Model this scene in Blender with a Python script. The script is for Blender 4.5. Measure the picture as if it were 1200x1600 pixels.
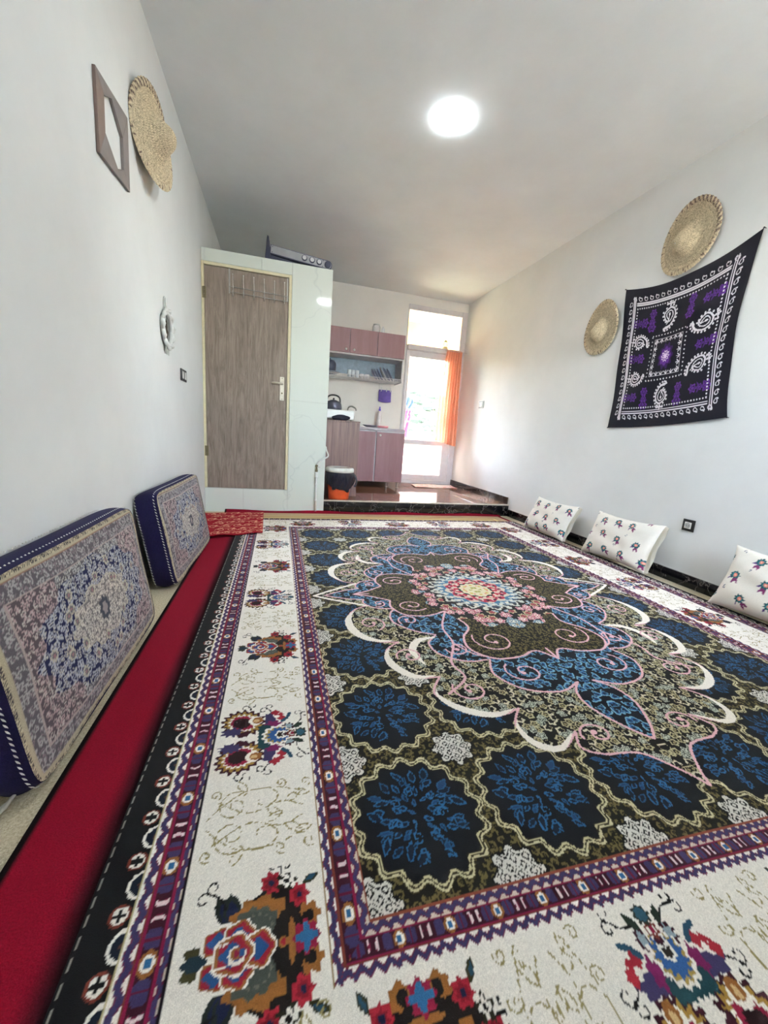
import bpy, bmesh, math, random
import numpy as np
from mathutils import Vector, Matrix
random.seed(7)
for o in list(bpy.data.objects): bpy.data.objects.remove(o)
SC = bpy.context.scene; COL = SC.collection
# ---------------------------------------------------------------- camera, sky, sun, exposure
F_PX, YAW, PITCH, ROLL = 616.756, .2703, -.1962, .0722
CAM = Vector((.6945, 0., .8937))
def _axes():
    cy, sy, cp, sp = math.cos(YAW), math.sin(YAW), math.cos(PITCH), math.sin(PITCH)
    f = Vector((sy * cp, cy * cp, sp)); r = Vector((cy, -sy, 0)); u = r.cross(f); c, s = math.cos(ROLL), math.sin(ROLL)
    return c * r + s * u, -s * r + c * u, f
_r, _u, _f = _axes()
cam_data = bpy.data.cameras.new('camera'); cam = bpy.data.objects.new('camera', cam_data); COL.objects.link(cam)
cam_data.sensor_fit = 'HORIZONTAL'; cam_data.sensor_width = 36.; cam_data.lens = 36. * F_PX / 1200.; cam_data.clip_start = .02; cam_data.clip_end = 900
cam.matrix_world = Matrix(((_r.x, _u.x, -_f.x, CAM.x), (_r.y, _u.y, -_f.y, CAM.y), (_r.z, _u.z, -_f.z, CAM.z), (0, 0, 0, 1)))
SC.camera = cam
world = bpy.data.worlds.new('sky'); SC.world = world; world.use_nodes = True
wn = world.node_tree; wn.nodes.clear()
sky = wn.nodes.new('ShaderNodeTexSky'); sky.sky_type = 'NISHITA'; sky.sun_disc = False; sky.sun_elevation = math.radians(62); sky.sun_rotation = math.radians(35); sky.air_density = 1.; sky.dust_density = 2.5; sky.ozone_density = .6
bg = wn.nodes.new('ShaderNodeBackground'); bg.inputs['Strength'].default_value = 20.
wo = wn.nodes.new('ShaderNodeOutputWorld'); hz = wn.nodes.new('ShaderNodeMix'); hz.data_type = 'RGBA'; hz.inputs['Factor'].default_value = .80; hz.inputs[7].default_value = (1.0, .99, .97, 1)      # thin bright haze over the blue
wn.links.new(sky.outputs[0], hz.inputs[6]); wn.links.new(hz.outputs[2], bg.inputs[0]); wn.links.new(bg.outputs[0], wo.inputs[0])
sun_data = bpy.data.lights.new('sun', 'SUN'); sun_data.energy = 250.; sun_data.angle = math.radians(.6); sun_data.color = (1., .97, .93)
sun = bpy.data.objects.new('sun', sun_data); COL.objects.link(sun)
sun.rotation_euler = Vector((-.16, -.62, -1.)).to_track_quat('-Z', 'Y').to_euler()
SC.view_settings.view_transform = 'Standard'; SC.view_settings.look = 'None'; SC.view_settings.exposure = 1.35; SC.view_settings.gamma = 1.; SC.view_settings.use_curve_mapping = False
SC.cycles.max_bounces = 12; SC.cycles.diffuse_bounces = 8; SC.cycles.glossy_bounces = 4; SC.cycles.transparent_max_bounces = 12; SC.cycles.sample_clamp_indirect = 6.; SC.cycles.use_denoising = True
LAMP_STRENGTH = 53.
# ---------------------------------------------------------------- helpers
def lin(c):
    a = np.asarray(c, float) / 255.; return np.where(a <= .04045, a / 12.92, ((a + .055) / 1.055) ** 2.4)
def rgba(c): v = lin(c); return (float(v[0]), float(v[1]), float(v[2]), 1.)
class NT:
    """shorthand for a principled material"""
    def __init__(s, name, col=(200, 200, 200), rough=.6, metal=0., spec=.5):
        s.m = bpy.data.materials.new(name); s.m.use_nodes = True; s.t = s.m.node_tree; s.p = s.t.nodes['Principled BSDF']
        s.p.inputs['Base Color'].default_value = rgba(col); s.p.inputs['Roughness'].default_value = rough; s.p.inputs['Metallic'].default_value = metal
        s.p.inputs['Specular IOR Level'].default_value = spec
    def n(s, typ, **kw):
        q = s.t.nodes.new('ShaderNode' + typ)
        for k, v in kw.items():
            if k in q.inputs: q.inputs[k].default_value = v
            else: setattr(q, k, v)
        return q
    def l(s, a, b): s.t.links.new(a, b)
    def coord(s, scale=(1, 1, 1), kind='Object'):
        c = s.n('TexCoord'); m = s.n('Mapping'); m.inputs['Scale'].default_value = scale; s.l(c.outputs[kind], m.inputs['Vector']); return m.outputs[0]
    def noise(s, vec, scale, detail=4, rough=.6, dist=0.):
        q = s.n('TexNoise'); q.inputs['Scale'].default_value = scale; q.inputs['Detail'].default_value = detail; q.inputs['Roughness'].default_value = rough; q.inputs['Distortion'].default_value = dist
        s.l(vec, q.inputs['Vector']); return q.outputs['Fac']
    def ramp(s, fac, stops):
        q = s.n('ValToRGB'); e = q.color_ramp.elements
        while len(e) < len(stops): e.new(.5)
        for i, (p, c) in enumerate(stops): e[i].position = p; e[i].color = rgba(c)
        s.l(fac, q.inputs[0]); return q.outputs[0]
    def base(s, out): s.l(out, s.p.inputs['Base Color'])
    def bump(s, fac, strength=.2, dist=.01):
        b = s.n('Bump'); b.inputs['Strength'].default_value = strength; b.inputs['Distance'].default_value = dist; s.l(fac, b.inputs['Height']); s.l(b.outputs[0], s.p.inputs['Normal'])
    def math(s, op, a, b=None):
        q = s.n('Math', operation=op)
        for i, v in enumerate((a, b)):
            if v is None: continue
            if isinstance(v, (int, float)): q.inputs[i].default_value = v
            else: s.l(v, q.inputs[i])
        return q.outputs[0]
def plain(name, col, rough=.6, metal=0., spec=.5, var=.08, scale=18.):
    """plain paint or plastic with a little mottling"""
    t = NT(name, col, rough, metal, spec); a = np.array(col, float)
    f = t.noise(t.coord(), scale, 5); t.base(t.ramp(f, [(.3, np.clip(a * (1 - var), 0, 255)), (.7, np.clip(a * (1 + var * .6), 0, 255))])); return t.m
LOC = {}
def link(o, parent=None):
    COL.objects.link(o)
    if parent is not None: o.parent = parent
    return o
def tag(o, label=None, cat=None, group=None, kind=None):
    for k, v in (('label', label), ('category', cat), ('group', group), ('kind', kind)):
        if v: o[k] = v
    return o
def thing(name, loc, label, cat, group=None):
    o = bpy.data.objects.new(name, None); o.empty_display_size = .05; o.location = loc; LOC[o.name] = Vector(loc); link(o); return tag(o, label, cat, group)
class MB:
    """collects shapes given in world metres; build() links ONE mesh object"""
    def __init__(s): s.v = []; s.f = []
    def add(s, v, f): k = len(s.v); s.v += [tuple(p) for p in v]; s.f += [tuple(i + k for i in q) for q in f]; return s
    def box(s, x0, x1, y0, y1, z0, z1, R=None, at=None):
        v = [Vector((x, y, z)) for x in (x0, x1) for y in (y0, y1) for z in (z0, z1)]
        if R is not None: at = Vector(at); v = [at + R @ (p - at) for p in v]
        return s.add(v, [(0, 1, 3, 2), (4, 6, 7, 5), (0, 4, 5, 1), (2, 3, 7, 6), (0, 2, 6, 4), (1, 5, 7, 3)])
    def tube(s, pts, r, n=8, closed=False):
        P = [Vector(p) for p in pts]; rs = r if isinstance(r, (list, tuple)) else [r] * len(P); rings = []; up = None
        for i, p in enumerate(P):
            a = P[i - 1] if (i or closed) else p; b = P[(i + 1) % len(P)] if (i < len(P) - 1 or closed) else p
            t = (b - a).normalized() if (b - a).length > 1e-9 else Vector((0, 0, 1))
            if up is None: up = Vector((0, 0, 1)) if abs(t.z) < .9 else Vector((1, 0, 0))
            e = (up - t * up.dot(t)); e = e.normalized() if e.length > 1e-6 else t.orthogonal().normalized(); up = e; g = t.cross(e)
            rings.append([p + (e * math.cos(2 * math.pi * k / n) + g * math.sin(2 * math.pi * k / n)) * rs[i] for k in range(n)])
        v = [q for R in rings for q in R]; f = []; m = len(P)
        for i in range(m if closed else m - 1):
            j = (i + 1) % m
            for k in range(n): f.append((i * n + k, i * n + (k + 1) % n, j * n + (k + 1) % n, j * n + k))
        if not closed: f += [tuple(range(n))[::-1], tuple(range((m - 1) * n, m * n))]
        return s.add(v, f)
    def lathe(s, prof, c, axis=(0, 0, 1), n=32, sx=1., sy=1., cap=True):
        """prof: (radius, height) along the axis from c"""
        q = Vector(axis).normalized().to_track_quat('Z', 'Y'); c = Vector(c); v = []; f = []
        for r, h in prof:
            for k in range(n): a = 2 * math.pi * k / n; v.append(c + q @ Vector((r * sx * math.cos(a), r * sy * math.sin(a), h)))
        for i in range(len(prof) - 1):
            for k in range(n): f.append((i * n + k, i * n + (k + 1) % n, (i + 1) * n + (k + 1) % n, (i + 1) * n + k))
        if cap: f += [tuple(range(n))[::-1], tuple(range((len(prof) - 1) * n, len(prof) * n))]
        return s.add(v, f)
    def prism(s, pts, d):
        """planar outline pushed along vector d"""
        d = Vector(d); P = [Vector(p) for p in pts]; n = len(P); f = [tuple(range(n))[::-1], tuple(range(n, 2 * n))]
        f += [(k, (k + 1) % n, n + (k + 1) % n, n + k) for k in range(n)]; return s.add(P + [p + d for p in P], f)
    def build(s, name, mat, parent=None, bevel=0., smooth=False, loc=None, seg=2):
        o0 = LOC[parent.name] if parent is not None else (Vector(loc) if loc is not None else sum((Vector(p) for p in s.v), Vector()) / max(1, len(s.v)))
        me = bpy.data.meshes.new(name); me.from_pydata([tuple(Vector(p) - o0) for p in s.v], [], s.f); me.materials.append(mat)
        bm = bmesh.new(); bm.from_mesh(me); bmesh.ops.recalc_face_normals(bm, faces=bm.faces); bm.to_mesh(me); bm.free()
        if smooth: me.polygons.foreach_set('use_smooth', [True] * len(me.polygons))
        o = bpy.data.objects.new(name, me); link(o, parent)
        if parent is None: o.location = o0
        LOC[o.name] = o0
        if bevel:
            b = o.modifiers.new('bevel', 'BEVEL'); b.width = bevel; b.segments = seg; b.limit_method = 'ANGLE'; b.angle_limit = math.radians(40)
        return o
def grid(name, P, C, mat, parent=None, loc=None, closed=False, smooth=True, cyc=False):
    """surface from an (m, n, 3) array of world points with an sRGB 0..1 colour per point"""
    m, n = P.shape[:2]; o0 = np.array(LOC[parent.name] if parent is not None else (loc if loc is not None else P.reshape(-1, 3).mean(0)))
    me = bpy.data.meshes.new(name); me.vertices.add(m * n); me.vertices.foreach_set('co', (P - o0).astype(np.float32).ravel())
    k = n if cyc else n - 1
    i = np.arange(m - 1)[:, None] * n; j = np.arange(k)[None, :]; jn = (j + 1) % n
    Q = np.stack([i + j, i + jn, i + n + jn, i + n + j], -1).reshape(-1, 4); nf = len(Q)
    me.loops.add(nf * 4); me.loops.foreach_set('vertex_index', Q.astype(np.int32).ravel())
    me.polygons.add(nf); me.polygons.foreach_set('loop_start', (np.arange(nf) * 4).astype(np.int32)); me.polygons.foreach_set('loop_total', np.full(nf, 4, np.int32))
    if smooth: me.polygons.foreach_set('use_smooth', np.ones(nf, bool))
    me.update(calc_edges=True)
    if C is not None:
        at = me.color_attributes.new('Col', 'FLOAT_COLOR', 'POINT'); L = np.ones((m * n, 4), np.float32); L[:, :3] = lin(C.reshape(-1, 3) * 255.); at.data.foreach_set('color', L.ravel())
    me.materials.append(mat); o = bpy.data.objects.new(name, me); link(o, parent)
    if parent is None: o.location = tuple(o0)
    LOC[o.name] = Vector(o0); return o
def woven(name, rough=.9, bump=.25, scale=420., var=.18, sheen=.15, tint=None):
    """cloth whose dyes come from the colour attribute, with fibre grain"""
    t = NT(name, (200, 200, 200), rough, 0., .15); at = t.n('Attribute', attribute_name='Col'); v = t.coord()
    f = t.noise(v, scale, 2); mx = t.n('Mix', data_type='RGBA', blend_type='MULTIPLY'); mx.inputs['Factor'].default_value = 1.
    g = t.ramp(f, [(.25, (255 * (1 - var),) * 3), (.75, (255,) * 3)]); t.l(at.outputs['Color'], mx.inputs[6]); t.l(g, mx.inputs[7]); t.base(mx.outputs[2])
    t.bump(f, bump, .004); t.p.inputs['Sheen Weight'].default_value = sheen; t.p.inputs['Sheen Roughness'].default_value = .6
    if tint: t.p.inputs['Sheen Tint'].default_value = tint
    return t.m
# ---------------------------------------------------------------- materials of the room
W, H, HP, D1, D2, XP, ZS = 3.445, 2.89, 2.40, 4.21, 5.957, 1.172, .143
def m_plaster(name, col, bump=.12):
    t = NT(name, col, .85, 0., .2); v = t.coord(); a = np.array(col, float)
    f = t.noise(v, 1.3, 6, .62); t.base(t.ramp(f, [(.3, a * .965), (.7, np.clip(a * 1.015, 0, 255))])); t.bump(t.noise(v, 5., 9, .6), bump, .02); return t.m
def m_marble(name, base, vein, scale, w, rough, seed=0.):
    t = NT(name, base, rough, 0., .5); v = t.coord(); n1 = t.noise(v, scale * .8, 5, .6); add = t.n('VectorMath', operation='ADD'); mul = t.n('VectorMath', operation='SCALE'); cb = t.n('CombineXYZ')
    t.l(n1, cb.inputs[0]); t.l(t.noise(v, scale * 1.3, 3), cb.inputs[1]); t.l(t.noise(v, scale * 1.1, 4), cb.inputs[2]); t.l(cb.outputs[0], mul.inputs[0]); mul.inputs['Scale'].default_value = .9 / scale * 2
    t.l(v, add.inputs[0]); t.l(mul.outputs[0], add.inputs[1])
    vo = t.n('TexVoronoi', feature='DISTANCE_TO_EDGE'); vo.inputs['Scale'].default_value = scale; t.l(add.outputs[0], vo.inputs['Vector'])
    fade = t.noise(v, scale * .9, 2); k = t.math('ADD', vo.outputs['Distance'], t.math('MULTIPLY', t.math('SUBTRACT', fade, .38), w * 2.2))
    t.base(t.ramp(k, [(0., vein), (w, (np.array(vein) * .35 + np.array(base) * .65)), (w * 2.2, base)])); return t.m
M_WALL = m_plaster('white_plaster', (226, 228, 227)); M_CEIL = m_plaster('ceiling_plaster', (233, 238, 240), .16)
M_BACK = m_plaster('kitchen_plaster', (236, 233, 228))
M_TILE = m_marble('white_marble_tile', (214, 220, 212), (200, 207, 201), .8, .006, .06)
M_DARK = m_marble('black_veined_marble', (20, 20, 24), (150, 142, 132), 6.5, .013, .12)
M_BROWN = m_marble('brown_glossy_tile', (124, 84, 66), (172, 134, 108), 5., .03, .07)
t = NT('beige_carpet', (205, 195, 168), .95, 0., .1); v = t.coord(); t.base(t.ramp(t.noise(v, 160, 3), [(.3, (176, 164, 136)), (.7, (222, 213, 188))])); t.bump(t.noise(v, 300, 2), .5, .006); M_FLOOR = t.m
M_GROUT = plain('grout', (188, 190, 184), .9)
M_PVC = plain('white_pvc', (214, 210, 214), .35, var=.03)
M_CREAM = plain('cream_painted_steel', (216, 208, 174), .65, var=.04)
def struct(name, mb, mat, label, bevel=0.): return tag(mb.build(name, mat, None, bevel), label, None, None, 'structure')
# ---------------------------------------------------------------- room shell
struct('floor', MB().box(-.15, W + .15, -.75, D2 + .2, -.1, 0), M_FLOOR, 'beige carpeted floor showing along the left wall')
struct('ceiling', MB().box(-.15, W + .15, -.75, 6.16, H, H + .12), M_CEIL, 'white plaster ceiling with a round lamp')
struct('wall_left', MB().box(-.15, 0, -.6, 6.16, 0, H), M_WALL, 'white plaster wall with straw hat and grey frame')
struct('wall_right', MB().box(W, W + .15, -.6, 6.16, 0, H), M_WALL, 'white plaster wall with black tapestry and two hats')
WX0, WX1, WZ0, WZ1 = 2.30, 3.25, 1.35, 2.45  # opening for the added window that lets fill daylight in
struct('wall_front', MB().box(0, WX0, -.75, -.6, 0, H).box(WX1, W, -.75, -.6, 0, H).box(WX0, WX1, -.75, -.6, 0, WZ0).box(WX0, WX1, -.75, -.6, WZ1, H), M_WALL, 'plain white wall behind the viewpoint')
struct('ground', MB().box(-14, 16, -30, -.76, -.4, -.3), plain('bounce_ground', (226, 218, 204), .9), 'unseen pale ground added outside the added window to bounce daylight in')  # unseen, added so sunlit ground throws light up to the ceiling
DX0, DX1, DZ1 = 2.50, W, 2.765
struct('wall_back', MB().box(0, DX0, D2, D2 + .2, 0, H).box(DX0, W, D2, D2 + .2, DZ1, H), M_BACK, 'white kitchen wall around the glazed balcony door')
# bathroom box in the corner: core with a door opening, clad in marble tiles
FX1, FZ0, FZ1 = .795, .245, 2.29
pw = struct('wall_partition', MB().box(FX1, XP, D1, D1 + .1, 0, HP).box(0, FX1, D1, D1 + .1, FZ1, HP).box(0, FX1, D1, D1 + .1, 0, FZ0).box(0, XP - .1, D1 + .1, D2, HP - .1, HP).box(XP - .1, XP, D1 + .1, D2, 0, HP), M_GROUT, 'marble tiled box of the small bathroom in the corner')
def tiles(parent, cells, y, t, mat, gap=.0007):
    for i, (x0, x1, z0, z1) in enumerate(cells): MB().box(x0 + gap, x1 - gap, y - t, y, z0 + gap, z1 - gap).build('tile', mat, parent, .0015, seg=1)
tiles(pw, [(.797, XP + .006, 0, 1.15), (.797, XP + .006, 1.15, HP), (.002, .36, 0, .243), (.36, .797, 0, .243), (.002, .52, 2.292, HP), (.52, .797, 2.292, HP)], D1, .009, M_TILE)
# raised kitchen floor
pf = struct('floor_platform', MB().box(XP, W, D1 + .02, D2 + .2, 0, ZS - .008), M_GROUT, 'raised kitchen floor of glossy brown marble tiles')
for i in range(5):
    for j in range(4):
        a, b = XP + i * .4546, D1 + .03 + j * .4304; MB().box(a + .001, a + .4536, b + .001, b + .4294, ZS - .008, ZS).build('tile', M_BROWN, pf, .001, seg=1)
tr = struct('trim_1', MB().box(XP, W, D1 + .004, D1 + .032, ZS - .012, ZS + .002), plain('step_nosing', (198, 190, 176), .3), 'thin pale nosing along the top of the kitchen step', .002)
rs = struct('trim_2', MB().box(XP, W, D1 + .012, D1 + .022, 0, ZS - .012), M_GROUT, 'black veined marble riser of the kitchen step')
for i in range(4): MB().box(XP + .008 + i * .566, XP + .008 + (i + 1) * .566 - .002, D1 + .002, D1 + .012, .001, ZS - .012).build('slab', M_DARK, rs, .001, seg=1)
bb = struct('baseboard_right', MB().box(W - .004, W, -.6, D1, 0, .088).box(W - .004, W, D1 + .03, D2, ZS, ZS + .086), M_GROUT, 'black marble baseboard along the right wall')
for y0, y1, z in [(-.58 + i * .6, .018 + i * .6, 0) for i in range(8)] + [(D1 + .034 + i * .575, D1 + .034 + (i + 1) * .575 - .003, ZS) for i in range(3)]:
    MB().box(W - .016, W - .004, y0, min(y1, D2 if z else D1 - .004), z + .001, z + .087).build('slab', M_DARK, bb, .0015, seg=1)
# ---------------------------------------------------------------- bathroom door
t = NT('greyish_wood_grain', (128, 112, 100), .55, 0., .35); v = t.coord((9, 9, 1.1)); f = t.noise(v, 2.2, 9, .7, 1.6); g = t.noise(t.coord((50, 50, 2.)), 3., 4)
k = t.math('ADD', t.math('MULTIPLY', f, .7), t.math('MULTIPLY', g, .3)); t.base(t.ramp(k, [(.28, (92, 79, 70)), (.45, (126, 112, 101)), (.60, (148, 135, 123)), (.78, (112, 99, 89))])); t.bump(k, .15, .004); M_WOOD = t.m
M_CHROME = plain('brushed_steel', (196, 194, 190), .28, .9, var=.04); M_BRASS = plain('worn_brass', (120, 110, 84), .4, .8)
d1 = struct('door_1', MB().box(.002, .024, D1 - .02, D1 + .06, FZ0 + .002, FZ1 - .002).box(.768, .794, D1 - .02, D1 + .06, FZ0 + .002, FZ1 - .002).box(.024, .768, D1 - .02, D1 + .06, FZ1 - .028, FZ1 - .002), M_CREAM, 'grey brown wood grain bathroom door in cream steel frame', .003)
lf = MB()
for i in range(4): lf.box(.0265 + i * .185, .0265 + (i + 1) * .185 - .0012, D1 - .008, D1 + .032, .2475, 2.258)
lf.box(.03, .76, D1 - .005, D1 + .028, .249, 2.256)
lf = lf.build('door_leaf', M_WOOD, d1, .0012, seg=1)
for z in (.56, 1.98):
    h = MB(); 
    for k in range(3): h.lathe([(.007, 0), (.007, .030)], (.026, D1 - .024, z + k * .033), n=12)
    h.box(.010, .042, D1 - .022, D1 - .019, z, z + .096).build('hinge', M_BRASS, d1, smooth=False)
hd = MB().box(.700, .742, D1 - .016, D1 - .008, 1.14, 1.365).build('handle_plate', plain('ivory_steel', (226, 220, 204), .3, .3), d1, .004)
MB().tube([(.722, D1 - .012, 1.298), (.722, D1 - .05, 1.298), (.715, D1 - .058, 1.298), (.66, D1 - .060, 1.300), (.622, D1 - .058, 1.296)], [.011, .010, .011, .010, .008], 12).build('lever', plain('lever_steel', (176, 168, 152), .3, .7), hd, smooth=True)
MB().lathe([(.008, 0), (.008, .003), (.004, .003), (.004, .001)], (.722, D1 - .016, 1.21), (0, -1, 0), 16).build('keyhole', M_BRASS, hd)
for z in (1.155, 1.35): MB().lathe([(.004, 0), (.003, .002)], (.722, D1 - .016, z), (0, -1, 0), 10).build('screw', M_BRASS, hd)
# ---------------------------------------------------------------- glazed balcony door
t = NT('window_glass'); t.t.nodes.remove(t.p); tb = t.n('BsdfTransparent'); gb = t.n('BsdfGlossy', Roughness=.02); fr = t.n('Fresnel', IOR=1.45); ms = t.n('MixShader'); tb.inputs[0].default_value = (.97, .98, .97, 1)
t.l(fr.outputs[0], ms.inputs[0]); t.l(tb.outputs[0], ms.inputs[1]); t.l(gb.outputs[0], ms.inputs[2]); t.l(ms.outputs[0], t.t.nodes['Material Output'].inputs[0]); M_GLASS = t.m
t = NT('milky_panel'); t.t.nodes.remove(t.p); a = t.n('BsdfTranslucent'); b = t.n('BsdfDiffuse'); a.inputs[0].default_value = (.93, .95, .97, 1); b.inputs[0].default_value = (.85, .87, .9, 1); ms = t.n('MixShader'); ms.inputs[0].default_value = .3
t.l(a.outputs[0], ms.inputs[1]); t.l(b.outputs[0], ms.inputs[2]); t.l(ms.outputs[0], t.t.nodes['Material Output'].inputs[0]); M_MILKY = t.m
Y0, Y1 = D2 - .01, D2 + .06
d2 = struct('door_2', MB().box(2.502, 2.512, Y0, Y1, ZS, DZ1).box(3.355, W - .001, Y0, Y1, ZS, DZ1).box(2.512, 3.355, Y0, Y1, DZ1 - .075, DZ1).box(2.512, 3.355, Y0 - .06, Y1, 2.135, 2.205).box(2.512, 3.355, Y0, Y1, ZS, .20), M_PVC, 'white glazed balcony door with transom and pale frame', .004)
sash = MB().box(2.514, 2.568, Y0 - .008, Y1 - .01, .205, 2.13).box(3.222, 3.345, Y0 - .008, Y1 - .01, .205, 2.13).box(2.568, 3.222, Y0 - .008, Y1 - .01, 2.045, 2.13).box(2.568, 3.222, Y0 - .008, Y1 - .01, .757, .83).box(2.568, 3.222, Y0 - .008, Y1 - .01, .205, .287).build('sash', M_PVC, d2, .004)
MB().box(2.569, 3.221, Y0 + .02, Y0 + .026, .83, 2.045).build('pane', M_GLASS, sash)
MB().box(2.569, 3.221, Y0 + .02, Y0 + .028, .287, .757).build('lower_panel', M_MILKY, sash)
MB().box(2.513, 3.354, Y0 + .02, Y0 + .026, 2.206, DZ1 - .076).build('transom_pane', M_GLASS, d2)
MB().box(3.19, 3.215, Y0 - .02, Y0 - .008, 1.06, 1.22).box(3.195, 3.21, Y0 - .05, Y0 - .02, 1.15, 1.17).box(3.10, 3.21, Y0 - .055, Y0 - .04, 1.15, 1.172).build('sash_handle', M_PVC, sash, .003)
wf = struct('window_added', MB().box(WX0, WX0 + .05, -.70, -.64, WZ0, WZ1).box(WX1 - .05, WX1, -.70, -.64, WZ0, WZ1).box(WX0 + .05, WX1 - .05, -.70, -.64, WZ0, WZ0 + .05).box(WX0 + .05, WX1 - .05, -.70, -.64, WZ1 - .05, WZ1).box(2.75, 2.80, -.70, -.64, WZ0 + .05, WZ1 - .05), M_PVC, 'white two pane window added unseen behind the viewpoint for extra daylight', .003)  # unseen window, added to brighten ceiling and walls with daylight
for a, b in ((WX0 + .051, 2.749), (2.801, WX1 - .051)): MB().box(a, b, -.675, -.669, WZ0 + .051, WZ1 - .051).build('pane', M_GLASS, wf)
# ---------------------------------------------------------------- outdoors
M_OUT = m_plaster('cream_render', (176, 140, 86)); M_PEACH = m_plaster('peach_render', (226, 176, 140)); M_SLAB = plain('balcony_tile', (236, 228, 214), .6)
struct('floor_balcony', MB().box(.8, 5.4, D2 + .2, 7.45, -.1, .12), M_SLAB, 'pale floor of the balcony outside')
struct('ceiling_balcony', MB().box(.8, 5.4, D2 + .2, 7.2, 2.86, 3.0).box(.8, 5.4, 7.2, 7.4, 2.33, 3.0), M_OUT, 'cream ceiling above the balcony seen through the transom')
struct('trim_3', MB().box(2.70, 3.009, 7.21, 7.40, .12, 2.329), M_PEACH, 'peach pillar outside the left edge of the door')
struct('trim_4', MB().box(.8, 5.4, 7.05, 7.15, .12, .84), M_OUT, 'low cream parapet of the balcony')
struct('trim_5', MB().box(.8, 5.4, 7.0, 7.2, .842, .91), plain('ochre_coping', (222, 176, 106), .6), 'ochre coping along the balcony parapet', .006)
rnd = random.Random(3); nx, ny = 90, 60
xs = np.linspace(-60, 130, nx); ys = np.linspace(16, 120, ny); X, Y = np.meshgrid(xs, ys)
Z = -9 + 20 * np.clip((Y - 16) / 70, 0, 1) ** 1.1 + 1.6 * np.sin(X * .11 + 1) * np.clip((Y - 20) / 60, 0, 1) + .5 * np.sin(X * .43 + Y * .3)
HZ = lambda x, y: float(Z[min(ny - 1, max(0, int((y - 16) / 104 * (ny - 1)))), min(nx - 1, max(0, int((x + 60) / 190 * (nx - 1))))])
t = NT('dry_grass_slope', (150, 160, 100), .95); t.base(t.ramp(t.noise(t.coord(), .35, 8, .7), [(.35, (30, 40, 18)), (.65, (54, 54, 34))])); 
hill = grid('hill', np.stack([X, Y, Z], -1), None, t.m); tag(hill, 'sunlit grassy hillside far outside the balcony door', None, None, 'structure')
bv = MB()
for k in range(900):
    y = rnd.uniform(24, 88); x = rnd.uniform(-4, 22) + (y - 24) * .45; r = rnd.uniform(.35, 1.1); z = HZ(x, y)
    P = [(math.cos(a * 1.047) * r * rnd.uniform(.7, 1.2), math.sin(a * 1.047) * r * rnd.uniform(.7, 1.2)) for a in range(6)]
    v = [(x + p, y + q, z - .2) for p, q in P] + [(x + p * .9, y + q * .9, z + r * .6) for p, q in P] + [(x, y, z + r * rnd.uniform(1., 1.3))]
    bv.add(v, [(i, (i + 1) % 6, 6 + (i + 1) % 6, 6 + i) for i in range(6)] + [(6 + i, 6 + (i + 1) % 6, 12) for i in range(6)])
tag(bv.build('hillside_scrub', plain('scrub_green', (18, 30, 12), .9, var=.25, scale=.6), loc=(10, 50, 0)), 'pale green scrub covering the hillside', None, None, 'stuff')
# ---------------------------------------------------------------- ceiling lamp
t = NT('lamp_diffuser'); t.p.inputs['Emission Color'].default_value = (.92, .98, 1., 1); t.p.inputs['Emission Strength'].default_value = LAMP_STRENGTH; M_LAMP = t.m
for lx, ly, lb in ((1.732, 2.785, 'round white flush lamp glowing on the ceiling in view'), (1.37, 1.49, 'second round white ceiling lamp, above the viewer, mirrored in the marble tiles')):
    lp = thing('ceiling_lamp', (lx, ly, H), lb, 'ceiling lamp', 'round ceiling lamps')
    MB().lathe([(.107, 0), (.107, .0035), (.1045, .0042), (.1045, 0)], (lx, ly, H - .0005), (0, 0, -1), 48).build('rim', M_MILKY, lp)
    MB().lathe([(.1035, .0), (.1035, .004), (.098, .010), (.078, .014), (.040, .016), (.001, .0165)], (lx, ly, H - .003), (0, 0, -1), 48).build('diffuser', M_LAMP, lp, smooth=True)
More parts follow.
